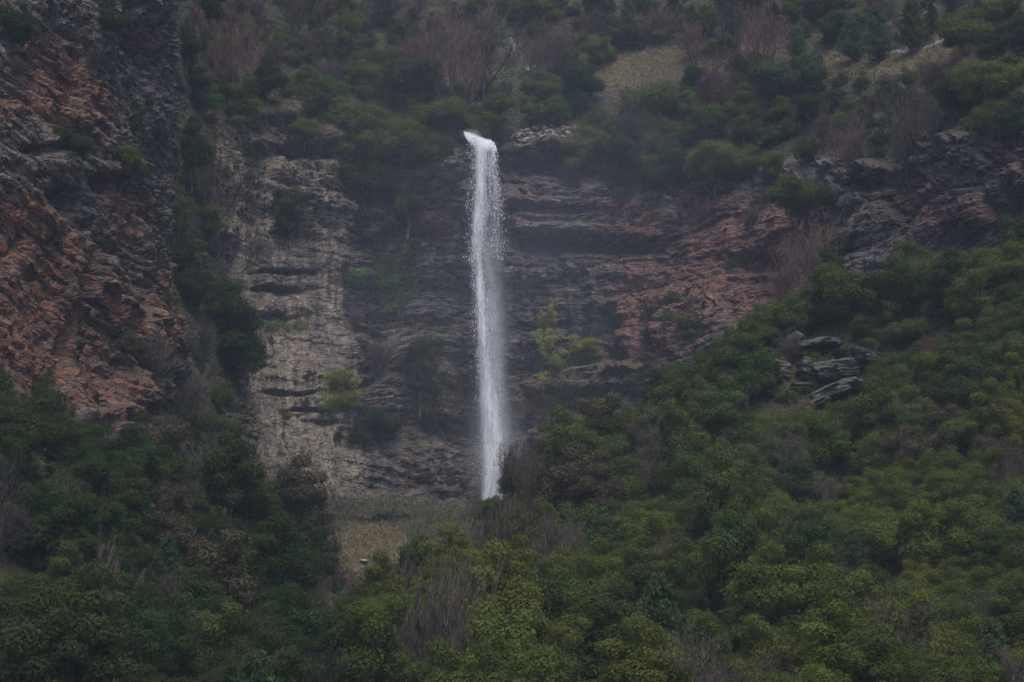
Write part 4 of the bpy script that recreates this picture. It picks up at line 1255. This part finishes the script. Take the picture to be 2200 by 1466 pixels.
# loose pale stones on the gully meadow and slopes
tag_s = 0
LOOSE = [(712, 1172, .5, 'small white stone at the left edge of the grassy gully'), (1140, 170, 1.5, 'pale grey boulder on the slope above the waterfall lip'), (1835, 284, .6, 'small white stone near the right-hand cliff edge'),
         (1180, 168, .9, 'pale orange boulder above the green broad tree near the lip'), (768, 1232, .7, 'white stone on the dark rocks at the gully foot')]
M_STONE_PALE = simple_rock('stone_pale', (.35, .33, .31), (.62, .58, .55), 1.5)
for px, py, s, lab in LOOSE:
    me = STM[tag_s % 5].copy(); me.materials.clear(); me.materials.append(M_STONE_PALE if 'white' in lab or 'grey' in lab else M_STONE_TAN)
    o = link('boulder', me); b = apos(px, py); o.location = (b[0], b[1] - 0.3, b[2] + 0.2); o.scale = (s, s, s); tag_s += 1
    tag(o, lab, 'boulder')

def slab_mesh(name, seed, L, D, T):
    """a bedded rock block: a box-like grid with broken edges and its own small beds"""
    import bmesh
    rng = np.random.RandomState(seed % 100000)
    bm = bmesh.new()
    bmesh.ops.create_icosphere(bm, subdivisions=5, radius=1.3)
    co = np.array([v.co[:] for v in bm.verts])
    cuts = [((1, 0, 0), .95), ((-1, 0, 0), .95), ((0, 0, 1), .8), ((0, 0, -1), .9), ((0, -1, 0), .8), ((0, 1, 0), .9)]
    cuts += [(tuple(rng.normal(size=3)), rng.uniform(0.62, 0.92)) for _ in range(11)]
    for d, kk in cuts:
        d = np.array(d, float); d /= np.linalg.norm(d)
        e = np.maximum(0, co @ d - kk)
        co = co - e[:, None] * d
    out = co * np.array([L, D, T])
    bn = out[:, 2] / 0.42 + 0.10 * out[:, 0] + 0.4 * noise(out[:, 0] * 0.4, out[:, 1] * 0.4, s=seed)
    cell = np.floor(bn); fr = bn - cell
    prot = _hash(cell, np.floor(out[:, 0] / 1.5 + 3 * _hash(cell, cell * 0, cell * 0, seed)), cell * 0, seed + 1) * 0.7 * (1 - 0.6 * (1 - fr) ** 4)
    horiz = out[:, :2] / np.maximum(np.linalg.norm(out[:, :2], axis=1, keepdims=True), 0.3)
    flatn = 1 - np.clip((np.abs(co[:, 2]) - 0.62) / 0.12, 0, 1)
    out[:, :2] += horiz * (prot * flatn)[:, None]
    out += np.stack([noise(out[:, 0] * 2.1, out[:, 1] * 2.1, out[:, 2] * 2.1, s=seed + q_) for q_ in range(3)], 1) * 0.10
    for v, c in zip(bm.verts, out): v.co = c
    me = bpy.data.meshes.new(name); bm.to_mesh(me); bm.free()
    me.polygons.foreach_set('use_smooth', [False] * len(me.polygons))
    me.materials.append(M_OUTCROP)
    return me
def outcrop(label, slabs, hill_=True):
    pts = []
    r = None
    for q, (px, py, L, D, T, ry_, rz_) in enumerate(slabs):
        g = gpos(px, py)
        if g is None: g = at(px, py, 300.0)
        if L > 2.0: g = g + np.array([0, -0.5, 0.1])
        if r is None:
            r = empty('rock_outcrop', tuple(g)); tag(r, label, 'rock outcrop', 'rock outcrops showing through the near woods')
        o = link('rock', slab_mesh('rock', int(px + py * 3), L, D, T), None, r)
        o.location = Vector((g[0], g[1] - 0.6, g[2])) - r.location
        o.rotation_euler = (random.uniform(-.1, .1), ry_, rz_)
outcrop('layered grey rock outcrop with dark overhangs on the right ridge', [
    (1800, 800, 3.4, 2.4, 1.5, -0.12, 0.1), (1700, 748, 1.2, 1.8, 2.2, 0.50, 0.3), (1765, 742, 3.2, 2.4, 0.8, -0.08, 0.0), (1672, 805, 1.0, 1.6, 2.1, 0.42, 0.2), (1735, 800, 1.3, 1.8, 1.9, 0.3, 0.0), (1795, 845, 3.0, 2.2, 1.1, -0.38, 0.0), (1650, 845, 0.8, 1.4, 1.0, 0.3, 0.0), (1860, 775, 2.3, 2.0, 1.1, 0.12, -0.2), (1915, 812, 1.9, 1.6, 0.8, 0.2, 0.0), (1750, 868, 1.8, 1.6, 0.7, -0.5, 0.2), (1720, 835, 1.0, 1.4, 0.8, 0.1, 0.4), (1850, 830, 1.4, 1.5, 0.8, -0.1, 0.3), (1820, 765, 1.5, 1.6, 0.6, 0.0, 0.3)])
for key, px, py, w, t, lab in [('bush1', 1745, 760, 40, 'G', 'green shrub between the upper slabs of the rock outcrop'), ('bush2', 1700, 850, 55, 'G', 'green shrub in front of the lower left end of the rock outcrop'), ('bush3', 1860, 755, 60, 'D', 'dark shrub over the right shoulder of the rock outcrop'),
                               ('bush2', 1790, 880, 70, 'O', 'olive shrub covering the lower edge of the rock outcrop'), ('bush1', 1900, 850, 70, 'N', 'brownish shrub at the lower right of the rock outcrop'), ('bush3', 1935, 790, 70, 'O', 'olive shrub at the right end of the rock outcrop'),
                               ('bush1', 1655, 770, 60, 'G', 'green shrub against the left side of the rock outcrop')]:
    on_hill(key, px, py, w, t, lab)
outcrop('grey rock face in the trees at the left edge', [(58, 1015, 1.5, 1.4, 1.3, 0.1, 0.2), (40, 1035, 1.1, 1.2, 1.0, -0.1, 0.0)])
outcrop('small dark rock ledge under the dark left-hand trees', [(215, 1120, 1.3, 1.3, 0.7, 0.2, 0.0), (190, 1105, 0.8, 1.0, 0.6, -0.3, 0.3), (255, 1128, 0.6, 0.8, 0.4, 0.1, 0.0)])
outcrop('broken grey rocks on the left slope right of the dark ledge', [(375, 1110, 1.6, 1.3, 0.7, 0.3, 0.1), (410, 1125, 1.3, 1.2, 0.5, 0.4, 0.0), (360, 1085, 0.9, 1.0, 0.6, -0.2, 0.4), (390, 1095, 0.8, 0.8, 0.5, 0.1, 0.4)])
outcrop('small grey rock in the bottom left wood', [(95, 1340, 0.8, 0.8, 0.5, 0.1, 0.0), (115, 1350, 0.5, 0.6, 0.4, 0.1, 0.5)])

# ------------------------------------------------------------------ the pale path on the upper right slope
pth = []
pxs = np.linspace(1868, 2036, 30); pys = np.interp(pxs, [1868, 1930, 1945, 1990, 2036], [124, 111, 112, 104, 90])
for i, (a, b) in enumerate(zip(pxs, pys)):
    p = apos(a, b); pth.append((p[0], p[1] - 0.6, p[2] + 0.25)); pth.append((p[0], p[1] + 0.9, p[2] + 0.55)); pth.append((p[0], p[1] - 0.7, p[2] - 0.35))
pth = np.array(pth)
n = 30
pf = [[3 * i, 3 * i + 3, 3 * i + 4, 3 * i + 1] for i in range(n - 1)] + [[3 * i + 2, 3 * i + 5, 3 * i + 3, 3 * i] for i in range(n - 1)]
tag(link('path', fast_mesh('path', pth, np.array(pf)), M_STONE_PALE), 'narrow pale path crossing the upper right meadow', None, None, 'structure')

# ------------------------------------------------------------------ water
SPARE = 0
def water_mat(name, lo, hi, sx, sz_, edge_pow, top=1.0, bottom=1.0, sxf=6.0, gain=1.0):
    m, nt, out = new_mat(name)
    uv = N(nt, 'ShaderNodeUVMap'); uv.uv_map = 'UVMap'
    sp = N(nt, 'ShaderNodeSeparateXYZ'); nt.links.new(uv.outputs[0], sp.inputs[0])
    geo = N(nt, 'ShaderNodeNewGeometry')
    n1 = ntex(nt, vscale(nt, geo.outputs['Position'], (1.0, 0.6, sz_)), sx, 5, 0.62)
    n2 = ntex(nt, vscale(nt, geo.outputs['Position'], (1.0, 0.6, 0.22)), sxf, 4, 0.7)
    f = mth(nt, 'MULTIPLY_ADD', n2, 0.35, mth(nt, 'MULTIPLY', n1, 0.65))
    a = rng_map(nt, f, lo, hi)
    ed = mth(nt, 'SUBTRACT', 1.0, mth(nt, 'POWER', mth(nt, 'ABSOLUTE', mth(nt, 'MULTIPLY_ADD', sp.outputs[0], 2.0, -1.0)), edge_pow))
    vv = mth(nt, 'MULTIPLY_ADD', sp.outputs[1], bottom - top, top)
    if name == 'water_lip': ed = mth(nt, 'MULTIPLY', ed, mth(nt, 'MULTIPLY', rng_map(nt, mth(nt, 'MULTIPLY_ADD', n2, 0.5, sp.outputs[1]), 0.25, 0.52), rng_map(nt, sp.outputs[1], 1.0, 0.75)))
    a = mth(nt, 'MULTIPLY', mth(nt, 'MULTIPLY', a, ed), mth(nt, 'MULTIPLY', vv, gain), clamp=True)
    d = N(nt, 'ShaderNodeBsdfDiffuse'); d.inputs['Color'].default_value = (.90, .91, .93, 1)
    tl = N(nt, 'ShaderNodeBsdfTranslucent'); tl.inputs['Color'].default_value = (.90, .91, .93, 1)
    mx = N(nt, 'ShaderNodeMixShader'); mx.inputs[0].default_value = 0.4
    nt.links.new(d.outputs[0], mx.inputs[1]); nt.links.new(tl.outputs[0], mx.inputs[2])
    tr = N(nt, 'ShaderNodeBsdfTransparent')
    m2 = N(nt, 'ShaderNodeMixShader')
    nt.links.new(a, m2.inputs[0]); nt.links.new(tr.outputs[0], m2.inputs[1]); nt.links.new(mx.outputs[0], m2.inputs[2])
    nt.links.new(m2.outputs[0], out.inputs['Surface'])
    return m

fall = empty('waterfall', tuple(at(1045, 1060, 388.5)))
tag(fall, 'tall white waterfall dropping over the middle of the cliff', 'waterfall')
def ribbon(name, pts, mat, dy, bulge, parent, kind=None, Yf=YWATER, seed=0):
    """pts: (py, px_left, px_right) down the fall"""
    pts = np.array(pts, float)
    ys = np.linspace(pts[0, 0], pts[-1, 0], 160)
    xl = np.interp(ys, pts[:, 0], pts[:, 1]); xr = np.interp(ys, pts[:, 0], pts[:, 2])
    xl = xl + 2.0 * fbm(ys / 40, ys * 0, s=seed, o=3); xr = xr + 2.0 * fbm(ys / 40, ys * 0, s=seed + 1, o=3)
    n = 15
    t = np.linspace(0, 1, n)
    PXr = xl[:, None] * (1 - t) + xr[:, None] * t
    PYr = np.repeat(ys[:, None], n, 1)
    Yr = Yf(PYr) + dy - bulge * (1 - (2 * t - 1) ** 2)[None]
    co = at(PXr, PYr, Yr) 
    co = co + np.stack([0 * PXr, 0.25 * fbm(PXr / 9, PYr / 40, s=seed + 4, o=3), 0 * PXr], -1)
    i = np.arange(len(ys) * n).reshape(len(ys), n)
    f = np.stack([i[:-1, :-1], i[1:, :-1], i[1:, 1:], i[:-1, 1:]], -1).reshape(-1, 4)
    me = fast_mesh(name, co.reshape(-1, 3) - np.array(parent.location), f, True)
    uvl = me.uv_layers.new(name='UVMap')
    U = np.stack([np.repeat(t[None], len(ys), 0), np.repeat(((ys - ys[0]) / (ys[-1] - ys[0]))[:, None], n, 1)], -1).reshape(-1, 2)
    uvl.data.foreach_set('uv', U[f.ravel()].astype(np.float32).ravel())
    o = link(name, me, mat, parent)
    if kind: o['kind'] = kind
    return o
M_CORE = water_mat('water_core', 0.34, 0.58, 1.0, 0.09, 3.0, 0.85, 1.0, 5.0)
M_VEIL = water_mat('water_veil', 0.34, 0.70, 0.5, 0.07, 1.4, 0.10, 1.0, 3.0)
M_FIL = water_mat('water_threads', 0.44, 0.66, 1.9, 0.09, 1.6, 0.60, 0.10, 7.0)
M_LIP = water_mat('water_lip', 0.30, 0.46, 1.4, 0.6, 6.0, 1.0, 1.0, 6.0)
ribbon('stream', [(296, 1012, 1040), (330, 1020, 1046), (400, 1020, 1046), (500, 1012, 1038), (560, 1010, 1036), (640, 1020, 1046), (720, 1024, 1052), (800, 1026, 1056), (860, 1028, 1072), (950, 1034, 1082), (1010, 1034, 1076), (1075, 1034, 1056)], M_CORE, -0.5, 0.7, fall, seed=700)
ribbon('side_stream', [(306, 1046, 1062), (330, 1050, 1068), (400, 1056, 1074), (460, 1058, 1076), (560, 1052, 1074)], water_mat('water_side', 0.46, 0.66, 1.1, 0.16, 2.5, 0.95, 0.05, 5.0), -0.2, 0.5, fall, seed=720)
ribbon('veil', [(320, 1000, 1076), (420, 1000, 1080), (560, 1004, 1084), (700, 1014, 1090), (800, 1018, 1094), (900, 1022, 1100), (1000, 1026, 1104), (1075, 1028, 1090)], M_VEIL, 0.6, 0.8, fall, seed=740)
ribbon('threads', [(300, 1006, 1062), (340, 1006, 1072), (420, 1002, 1080), (520, 1001, 1084), (640, 1008, 1084)], M_FIL, 0.1, 1.0, fall, seed=790)
ribbon('threads', [(300, 1012, 1058), (340, 1012, 1066), (420, 1012, 1070), (520, 1008, 1066), (700, 1018, 1074)], M_FIL, -0.6, 0.8, fall, seed=795)
ribbon('veil', [(600, 1012, 1074), (800, 1020, 1088), (900, 1026, 1094), (1000, 1030, 1094), (1075, 1030, 1080)], water_mat('water_veil_low', 0.34, 0.70, 0.6, 0.06, 1.6, 0.05, 1.0, 2.4), -0.1, 0.8, fall, seed=760)
# the lip: the stream runs in from the left, across the rim and over
lp = [(995, 285, 393.8), (1004, 291, 393.4), (1015, 297, 393.0), (1028, 303, 392.6), (1042, 306, 392.5), (1055, 308, 392.6), (1064, 318, 392.7)]
lc, lf = [], []
for q, (a, b, Yv) in enumerate(lp):
    for r_, (dz, dyv) in enumerate(((-9, 1.6), (-3, 0.6), (6, 0.0), (20, -0.1))):
        lc.append(at(a + r_ * 1.5, b + dz * (0.55 if q in (0, 6) else 1.0), Yv + dyv))
for q in range(len(lp) - 1):
    for r_ in range(3):
        lf.append([q * 4 + r_, q * 4 + r_ + 1, q * 4 + r_ + 5, q * 4 + r_ + 4])
me = fast_mesh('lip_water', np.array(lc) - np.array(fall.location), np.array(lf), True)
uvl = me.uv_layers.new(name='UVMap'); lf_ = np.array(lf)
U = np.array([(0.15 + 0.7 * (i // 4) / 6.0, (i % 4) / 3.0) for i in range(28)])
uvl.data.foreach_set('uv', U[lf_.ravel()].astype(np.float32).ravel())
link('lip_water', me, M_LIP, fall)
# drops and torn threads of water
m, nt, out = new_mat('water_drops')
d = N(nt, 'ShaderNodeBsdfDiffuse'); d.inputs['Color'].default_value = (.92, .93, .95, 1)
tl = N(nt, 'ShaderNodeBsdfTranslucent'); tl.inputs['Color'].default_value = (.92, .93, .95, 1)
mx = N(nt, 'ShaderNodeMixShader'); mx.inputs[0].default_value = 0.4
nt.links.new(d.outputs[0], mx.inputs[1]); nt.links.new(tl.outputs[0], mx.inputs[2]); nt.links.new(mx.outputs[0], out.inputs['Surface'])
M_DROP = m
rng = np.random.RandomState(77)
def drops(n, path, py0, py1, sig, grow, wpow=1.0):
    t = rng.rand(n) ** wpow
    py = py0 + (py1 - py0) * t
    cx = np.interp(py, [q[0] for q in path], [q[1] for q in path])
    px = cx + rng.normal(size=n) * (sig + grow * t)
    return px, py
core_path = [(290, 1020), (330, 1032), (400, 1034), (500, 1026), (560, 1023), (640, 1032), (720, 1038), (800, 1042), (860, 1048), (950, 1056), (1060, 1046)]
side_path = [(306, 1056), (330, 1061), (400, 1066), (470, 1071), (560, 1070)]
A = [drops(4200, core_path, 300, 800, 4.5, 7, 1.3), drops(1100, core_path, 300, 560, 10, 7, 1.2), drops(500, [(280, 1004), (300, 1040)], 284, 302, 7, 3), drops(1300, side_path, 306, 560, 4.0, 8, 1.4), drops(300, [(300, 1012), (600, 1014)], 310, 520, 4, 4, 1.3), drops(1300, core_path, 600, 1040, 9, 12, 1.0)]
px = np.concatenate([a[0] for a in A]); py = np.concatenate([a[1] for a in A])
n = len(px)
lipcut = (px > 996) & (py > 281 + (px - 996) * 0.38 + rng.normal(size=n) * 2)
px, py = px[lipcut], py[lipcut]; n = len(px)
c = at(px, py, YWATER(py) + rng.normal(size=n) * 0.7 - 0.3)
sz = rng.uniform(0.014, 0.036, n)
co, f = leaf_quads(c, rng.normal(size=(n, 3)) * 0.4 + np.array([0, -1, 0.2]), sz * rng.uniform(1.5, 7.0, n), rng, 0.26, up=(0, 0, 3))
dr = link('drops', fast_mesh('drops', co - np.array(fall.location), f), M_DROP, fall); dr['kind'] = 'stuff'

# small upper cascade
casc = empty('cascade', tuple(at(1100, 122, float(apos(1100, 110)[1]) - 1.5)))
tag(casc, 'small white cascade high on the slope above the main waterfall', 'cascade')
ycas = float(apos(1100, 118)[1]) - 3.4
M_CAS = water_mat('water_cascade', 0.44, 0.62, 1.6, 0.22, 1.8, 0.95, 0.55, 6.0)
ribbon('stream', [(80, 1095, 1103), (90, 1093, 1107), (105, 1095, 1109), (120, 1096, 1107), (134, 1097, 1105)], M_CAS, 0, 0.3, casc, Yf=lambda p: ycas - 0.0 * p, seed=780)

# spray drifting round the fall and standing at its foot
def spray(name, c, r, dens, label, parent=None):
    import bmesh
    bm = bmesh.new(); bmesh.ops.create_icosphere(bm, subdivisions=3, radius=1.0)
    me = bpy.data.meshes.new(name); bm.to_mesh(me); bm.free()
    m, nt, out = new_mat(name)
    tc = N(nt, 'ShaderNodeTexCoord')
    ln = N(nt, 'ShaderNodeVectorMath', operation='LENGTH'); nt.links.new(tc.outputs['Object'], ln.inputs[0])
    fo = rng_map(nt, ln.outputs['Value'], 1.0, 0.15)
    nz = rng_map(nt, ntex(nt, vscale(nt, tc.outputs['Object'], (1.0, 1.0, 2.2)), 1.6, 3, 0.5), 0.3, 0.7, 0.35, 1.3)
    dn = mth(nt, 'MULTIPLY', mth(nt, 'MULTIPLY', mth(nt, 'POWER', fo, 1.6), nz), dens)
    pv = N(nt, 'ShaderNodeVolumePrincipled')
    pv.inputs['Color'].default_value = (.80, .86, 1.0, 1) if name == 'mist' else (.93, .95, 1.0, 1)
    nt.links.new(dn, pv.inputs['Density'])
    nt.links.new(pv.outputs[0], out.inputs['Volume'])
    o = link(name, me, m, parent)
    loc = Vector(c)
    o.location = loc - parent.location if parent else loc
    o.scale = r
    o['kind'] = 'stuff'
    if not parent: tag(o, label, 'spray')
    return o
spray('spray', tuple(at(1062, 960, 388.0)), (7.0, 5.0, 15.0), 0.085, None, fall)
spray('spray', tuple(at(1012, 288, 393.0)), (2.2, 1.5, 1.1), 0.35, None, fall)
spray('spray', tuple(at(1062, 720, 389.5)), (4.5, 3.5, 24.0), 0.06, None, fall)

spray('mist', tuple(at(1090, 560, 374.0)), (62.0, 42.0, 60.0), 0.0019, 'soft bluish mist hanging in the bowl of the cliff around the waterfall')
# ------------------------------------------------------------------ the hazy air
import bmesh
bm = bmesh.new(); bmesh.ops.create_cube(bm, size=1.0)
me = bpy.data.meshes.new('haze'); bm.to_mesh(me); bm.free()
top = float(P[..., 2].max()) + 15; bot = min(float(P[..., 2].min()), float(GZ.min())) - 1.5
haze = link('haze', me)
ymax = max(float(P[..., 1].max()), 495) + 15
haze.scale = (560, ymax + 140, top - bot); haze.location = (0, (ymax - 140) / 2, (top + bot) / 2)
m, nt, out = new_mat('haze')
pv = N(nt, 'ShaderNodeVolumePrincipled')
pv.inputs['Color'].default_value = (.66, .77, 1.0, 1); pv.inputs['Density'].default_value = HAZE_DENSITY; pv.inputs['Anisotropy'].default_value = 0.0
nt.links.new(pv.outputs[0], out.inputs['Volume'])
me.materials.append(m)
tag(haze, 'thin bluish rain haze filling the whole valley', 'haze', None, 'stuff')

# ------------------------------------------------------------------ leave out plants that stand wholly behind others
ZW, ZH, ZS = 560, 380, 4.0
zb_ = np.full((ZH, ZW), 1e9); own = np.full((ZH, ZW), -1)
order = sorted(range(len(PLACED)), key=lambda i: PLACED[i][0].location.y)
cols = np.arange(ZW) * ZS - 20; crest_py = np.full(ZW, 1e9); crest_y = np.zeros(ZW)
Yt = np.linspace(140, 330, 120)
for c_ in range(ZW):
    xq = (cols[c_] - 1100) / FPX * Yt
    b_ = project(np.stack([xq, Yt, gz(xq, Yt)], -1))[1]; j_ = int(np.argmin(b_)); crest_py[c_] = b_[j_]; crest_y[c_] = Yt[j_]
rows = np.arange(ZH) * ZS - 20
hillmask = rows[:, None] > crest_py[None]
total = {}
for i in order:
    e = PLACED[i]; y = e[0].location.y
    rx = e[3] * FPX / y * 0.5 * 0.76; ry = rx * (0.78 if e[5][:2] in ('ro', 'br', 'bu', 'lo') else 1.1)
    i0, i1 = int((e[1] - rx + 20) / ZS), int((e[1] + rx + 20) / ZS) + 1; j0, j1 = int((e[2] - ry + 20) / ZS), int((e[2] + ry + 20) / ZS) + 1
    i0, i1, j0, j1 = max(i0, 0), min(i1, ZW), max(j0, 0), min(j1, ZH)
    if i1 <= i0 or j1 <= j0: total[i] = (0, 1); continue
    XX, YY = np.meshgrid(cols[i0:i1], rows[j0:j1])
    m = ((XX - e[1]) / rx) ** 2 + ((YY - e[2]) / ry) ** 2 < 1
    hid = (own[j0:j1, i0:i1] >= 0) | (hillmask[j0:j1, i0:i1] & (y > crest_y[None, i0:i1] + 6))
    inside = (XX > 0) & (XX < 2200) & (YY > 0) & (YY < 1466)
    total[i] = (int((m & ~hid & inside).sum()), int(m.sum()) + 1)
    if e[5][:2] in ('ro', 'br', 'ta', 'lo', 'bu', 'co'): own[j0:j1, i0:i1][m & ~hid] = i
keep_ = []
gone = 0
for i, e in enumerate(PLACED):
    v, t_ = total[i]
    if not e[6] and (v < 4 or v < 0.10 * t_):
        for ch in list(e[0].children): bpy.data.objects.remove(ch)
        bpy.data.objects.remove(e[0]); gone += 1
    else: keep_.append(e)
PLACED = keep_
print('left out', gone)
# ------------------------------------------------------------------ labels for everything not described by hand
MARKS = [('the waterfall lip', 1035, 295), ('the forked bare tree', 1040, 190), ('the upper cascade', 1100, 100), ('the tan meadow', 1360, 150), ('the pale path', 1950, 110),
         ('the grey cap rock', 640, 275), ('the large dark round tree', 885, 165), ('the buttress cave', 110, 440), ('the orange buttress wall', 120, 640), ('the top left corner', 60, 40),
         ('the gully mouth tree', 480, 655), ('the dark rock slots', 615, 610), ('the green ivy patch', 848, 597), ('the leaning yellow tree', 1258, 742), ('the red cliff', 1420, 600),
         ('the lone olive cliff tree', 1715, 410), ('the right-hand cliff', 2000, 380), ('the broad crest tree', 1830, 600), ('the layered rock outcrop', 1770, 780), ('the pale middle conifer', 1556, 1005),
         ('the big bottom conifer', 1420, 1390), ('the stems at bottom centre', 960, 1370), ('the waterfall foot', 1050, 1050), ('the grassy gully', 810, 1170), ('the pale-trunked leafless tree', 1775, 1250),
         ('the large olive tree', 1930, 1130), ('the bottom right corner', 2150, 1430), ('the bright green shrub', 270, 1385), ('the bottom left corner', 60, 1430), ('the broken grey rocks', 375, 1110),
         ('the left-edge rock face', 58, 1015), ('the pale lower left cliff', 570, 950), ('the terrace wood', 1500, 270), ('the right edge', 2190, 850), ('the top edge', 1500, 10), ('the tall bare stems', 1165, 1190), ('the lower left conifers', 360, 1330), ('the stone pile', 1180, 305)]
ORD = ['', 'first', 'second', 'third', 'fourth', 'fifth', 'sixth', 'seventh', 'eighth', 'ninth', 'tenth']
pend = {}
for e in PLACED:
    if e[6]: continue
    r, px, py, w, tint, key, _ = e
    best = min(MARKS, key=lambda q: (q[1] - px) ** 2 + ((q[2] - py) * 1.2) ** 2)
    dx, dy = px - best[1], py - best[2]
    dist = math.hypot(dx, dy)
    a = math.degrees(math.atan2(-dy, dx)) % 360
    rel = ['right of', 'above and right of', 'above', 'above and left of', 'left of', 'below and left of', 'below', 'below and right of'][int((a + 22.5) // 45) % 8]
    if dist < 45: rel = 'close beside'
    elif dist > 150: rel = 'well ' + rel
    size = 'small' if w < 3.6 else 'large' if w > 6.2 else 'middle-sized'
    nm = {'ro': 'round tree', 'br': 'broad tree', 'ta': 'upright tree', 'lo': 'ragged tree', 'bu': 'shrub', 'co': 'pointed conifer', 'ba': 'leafless tree', 'sc': 'leafless shrub'}[key[:2]]
    pend.setdefault(f'{size} {tint} {nm} {rel} {best[0]}', []).append(e)
for lab, es in pend.items():
    if len(es) == 1: es[0][0]['label'] = lab; continue
    es.sort(key=lambda q: q[1])
    n = len(es)
    for i, e in enumerate(es):
        if n == 2: sfx = 'the left one' if i == 0 else 'the right one'
        elif i == 0: sfx = 'the leftmost'
        elif i == n - 1: sfx = 'the rightmost'
        else: sfx = ORD[min(i + 1, 10)] + ' from left'
        full = f'{lab}, {sfx}'
        if len(full.split()) > 16: full = full.replace('above and ', 'upper ').replace('below and ', 'lower ')
        if len(full.split()) > 16: full = full.replace('well ', '')
        e[0]['label'] = full
names = {}
for e in PLACED: names[e[0].name.split('.')[0]] = names.get(e[0].name.split('.')[0], 0) + 1
print('plants', names, 'triangles own', sum(len(m.loop_triangles) if m.loop_triangles else len(m.polygons) * 2 for m in bpy.data.meshes))
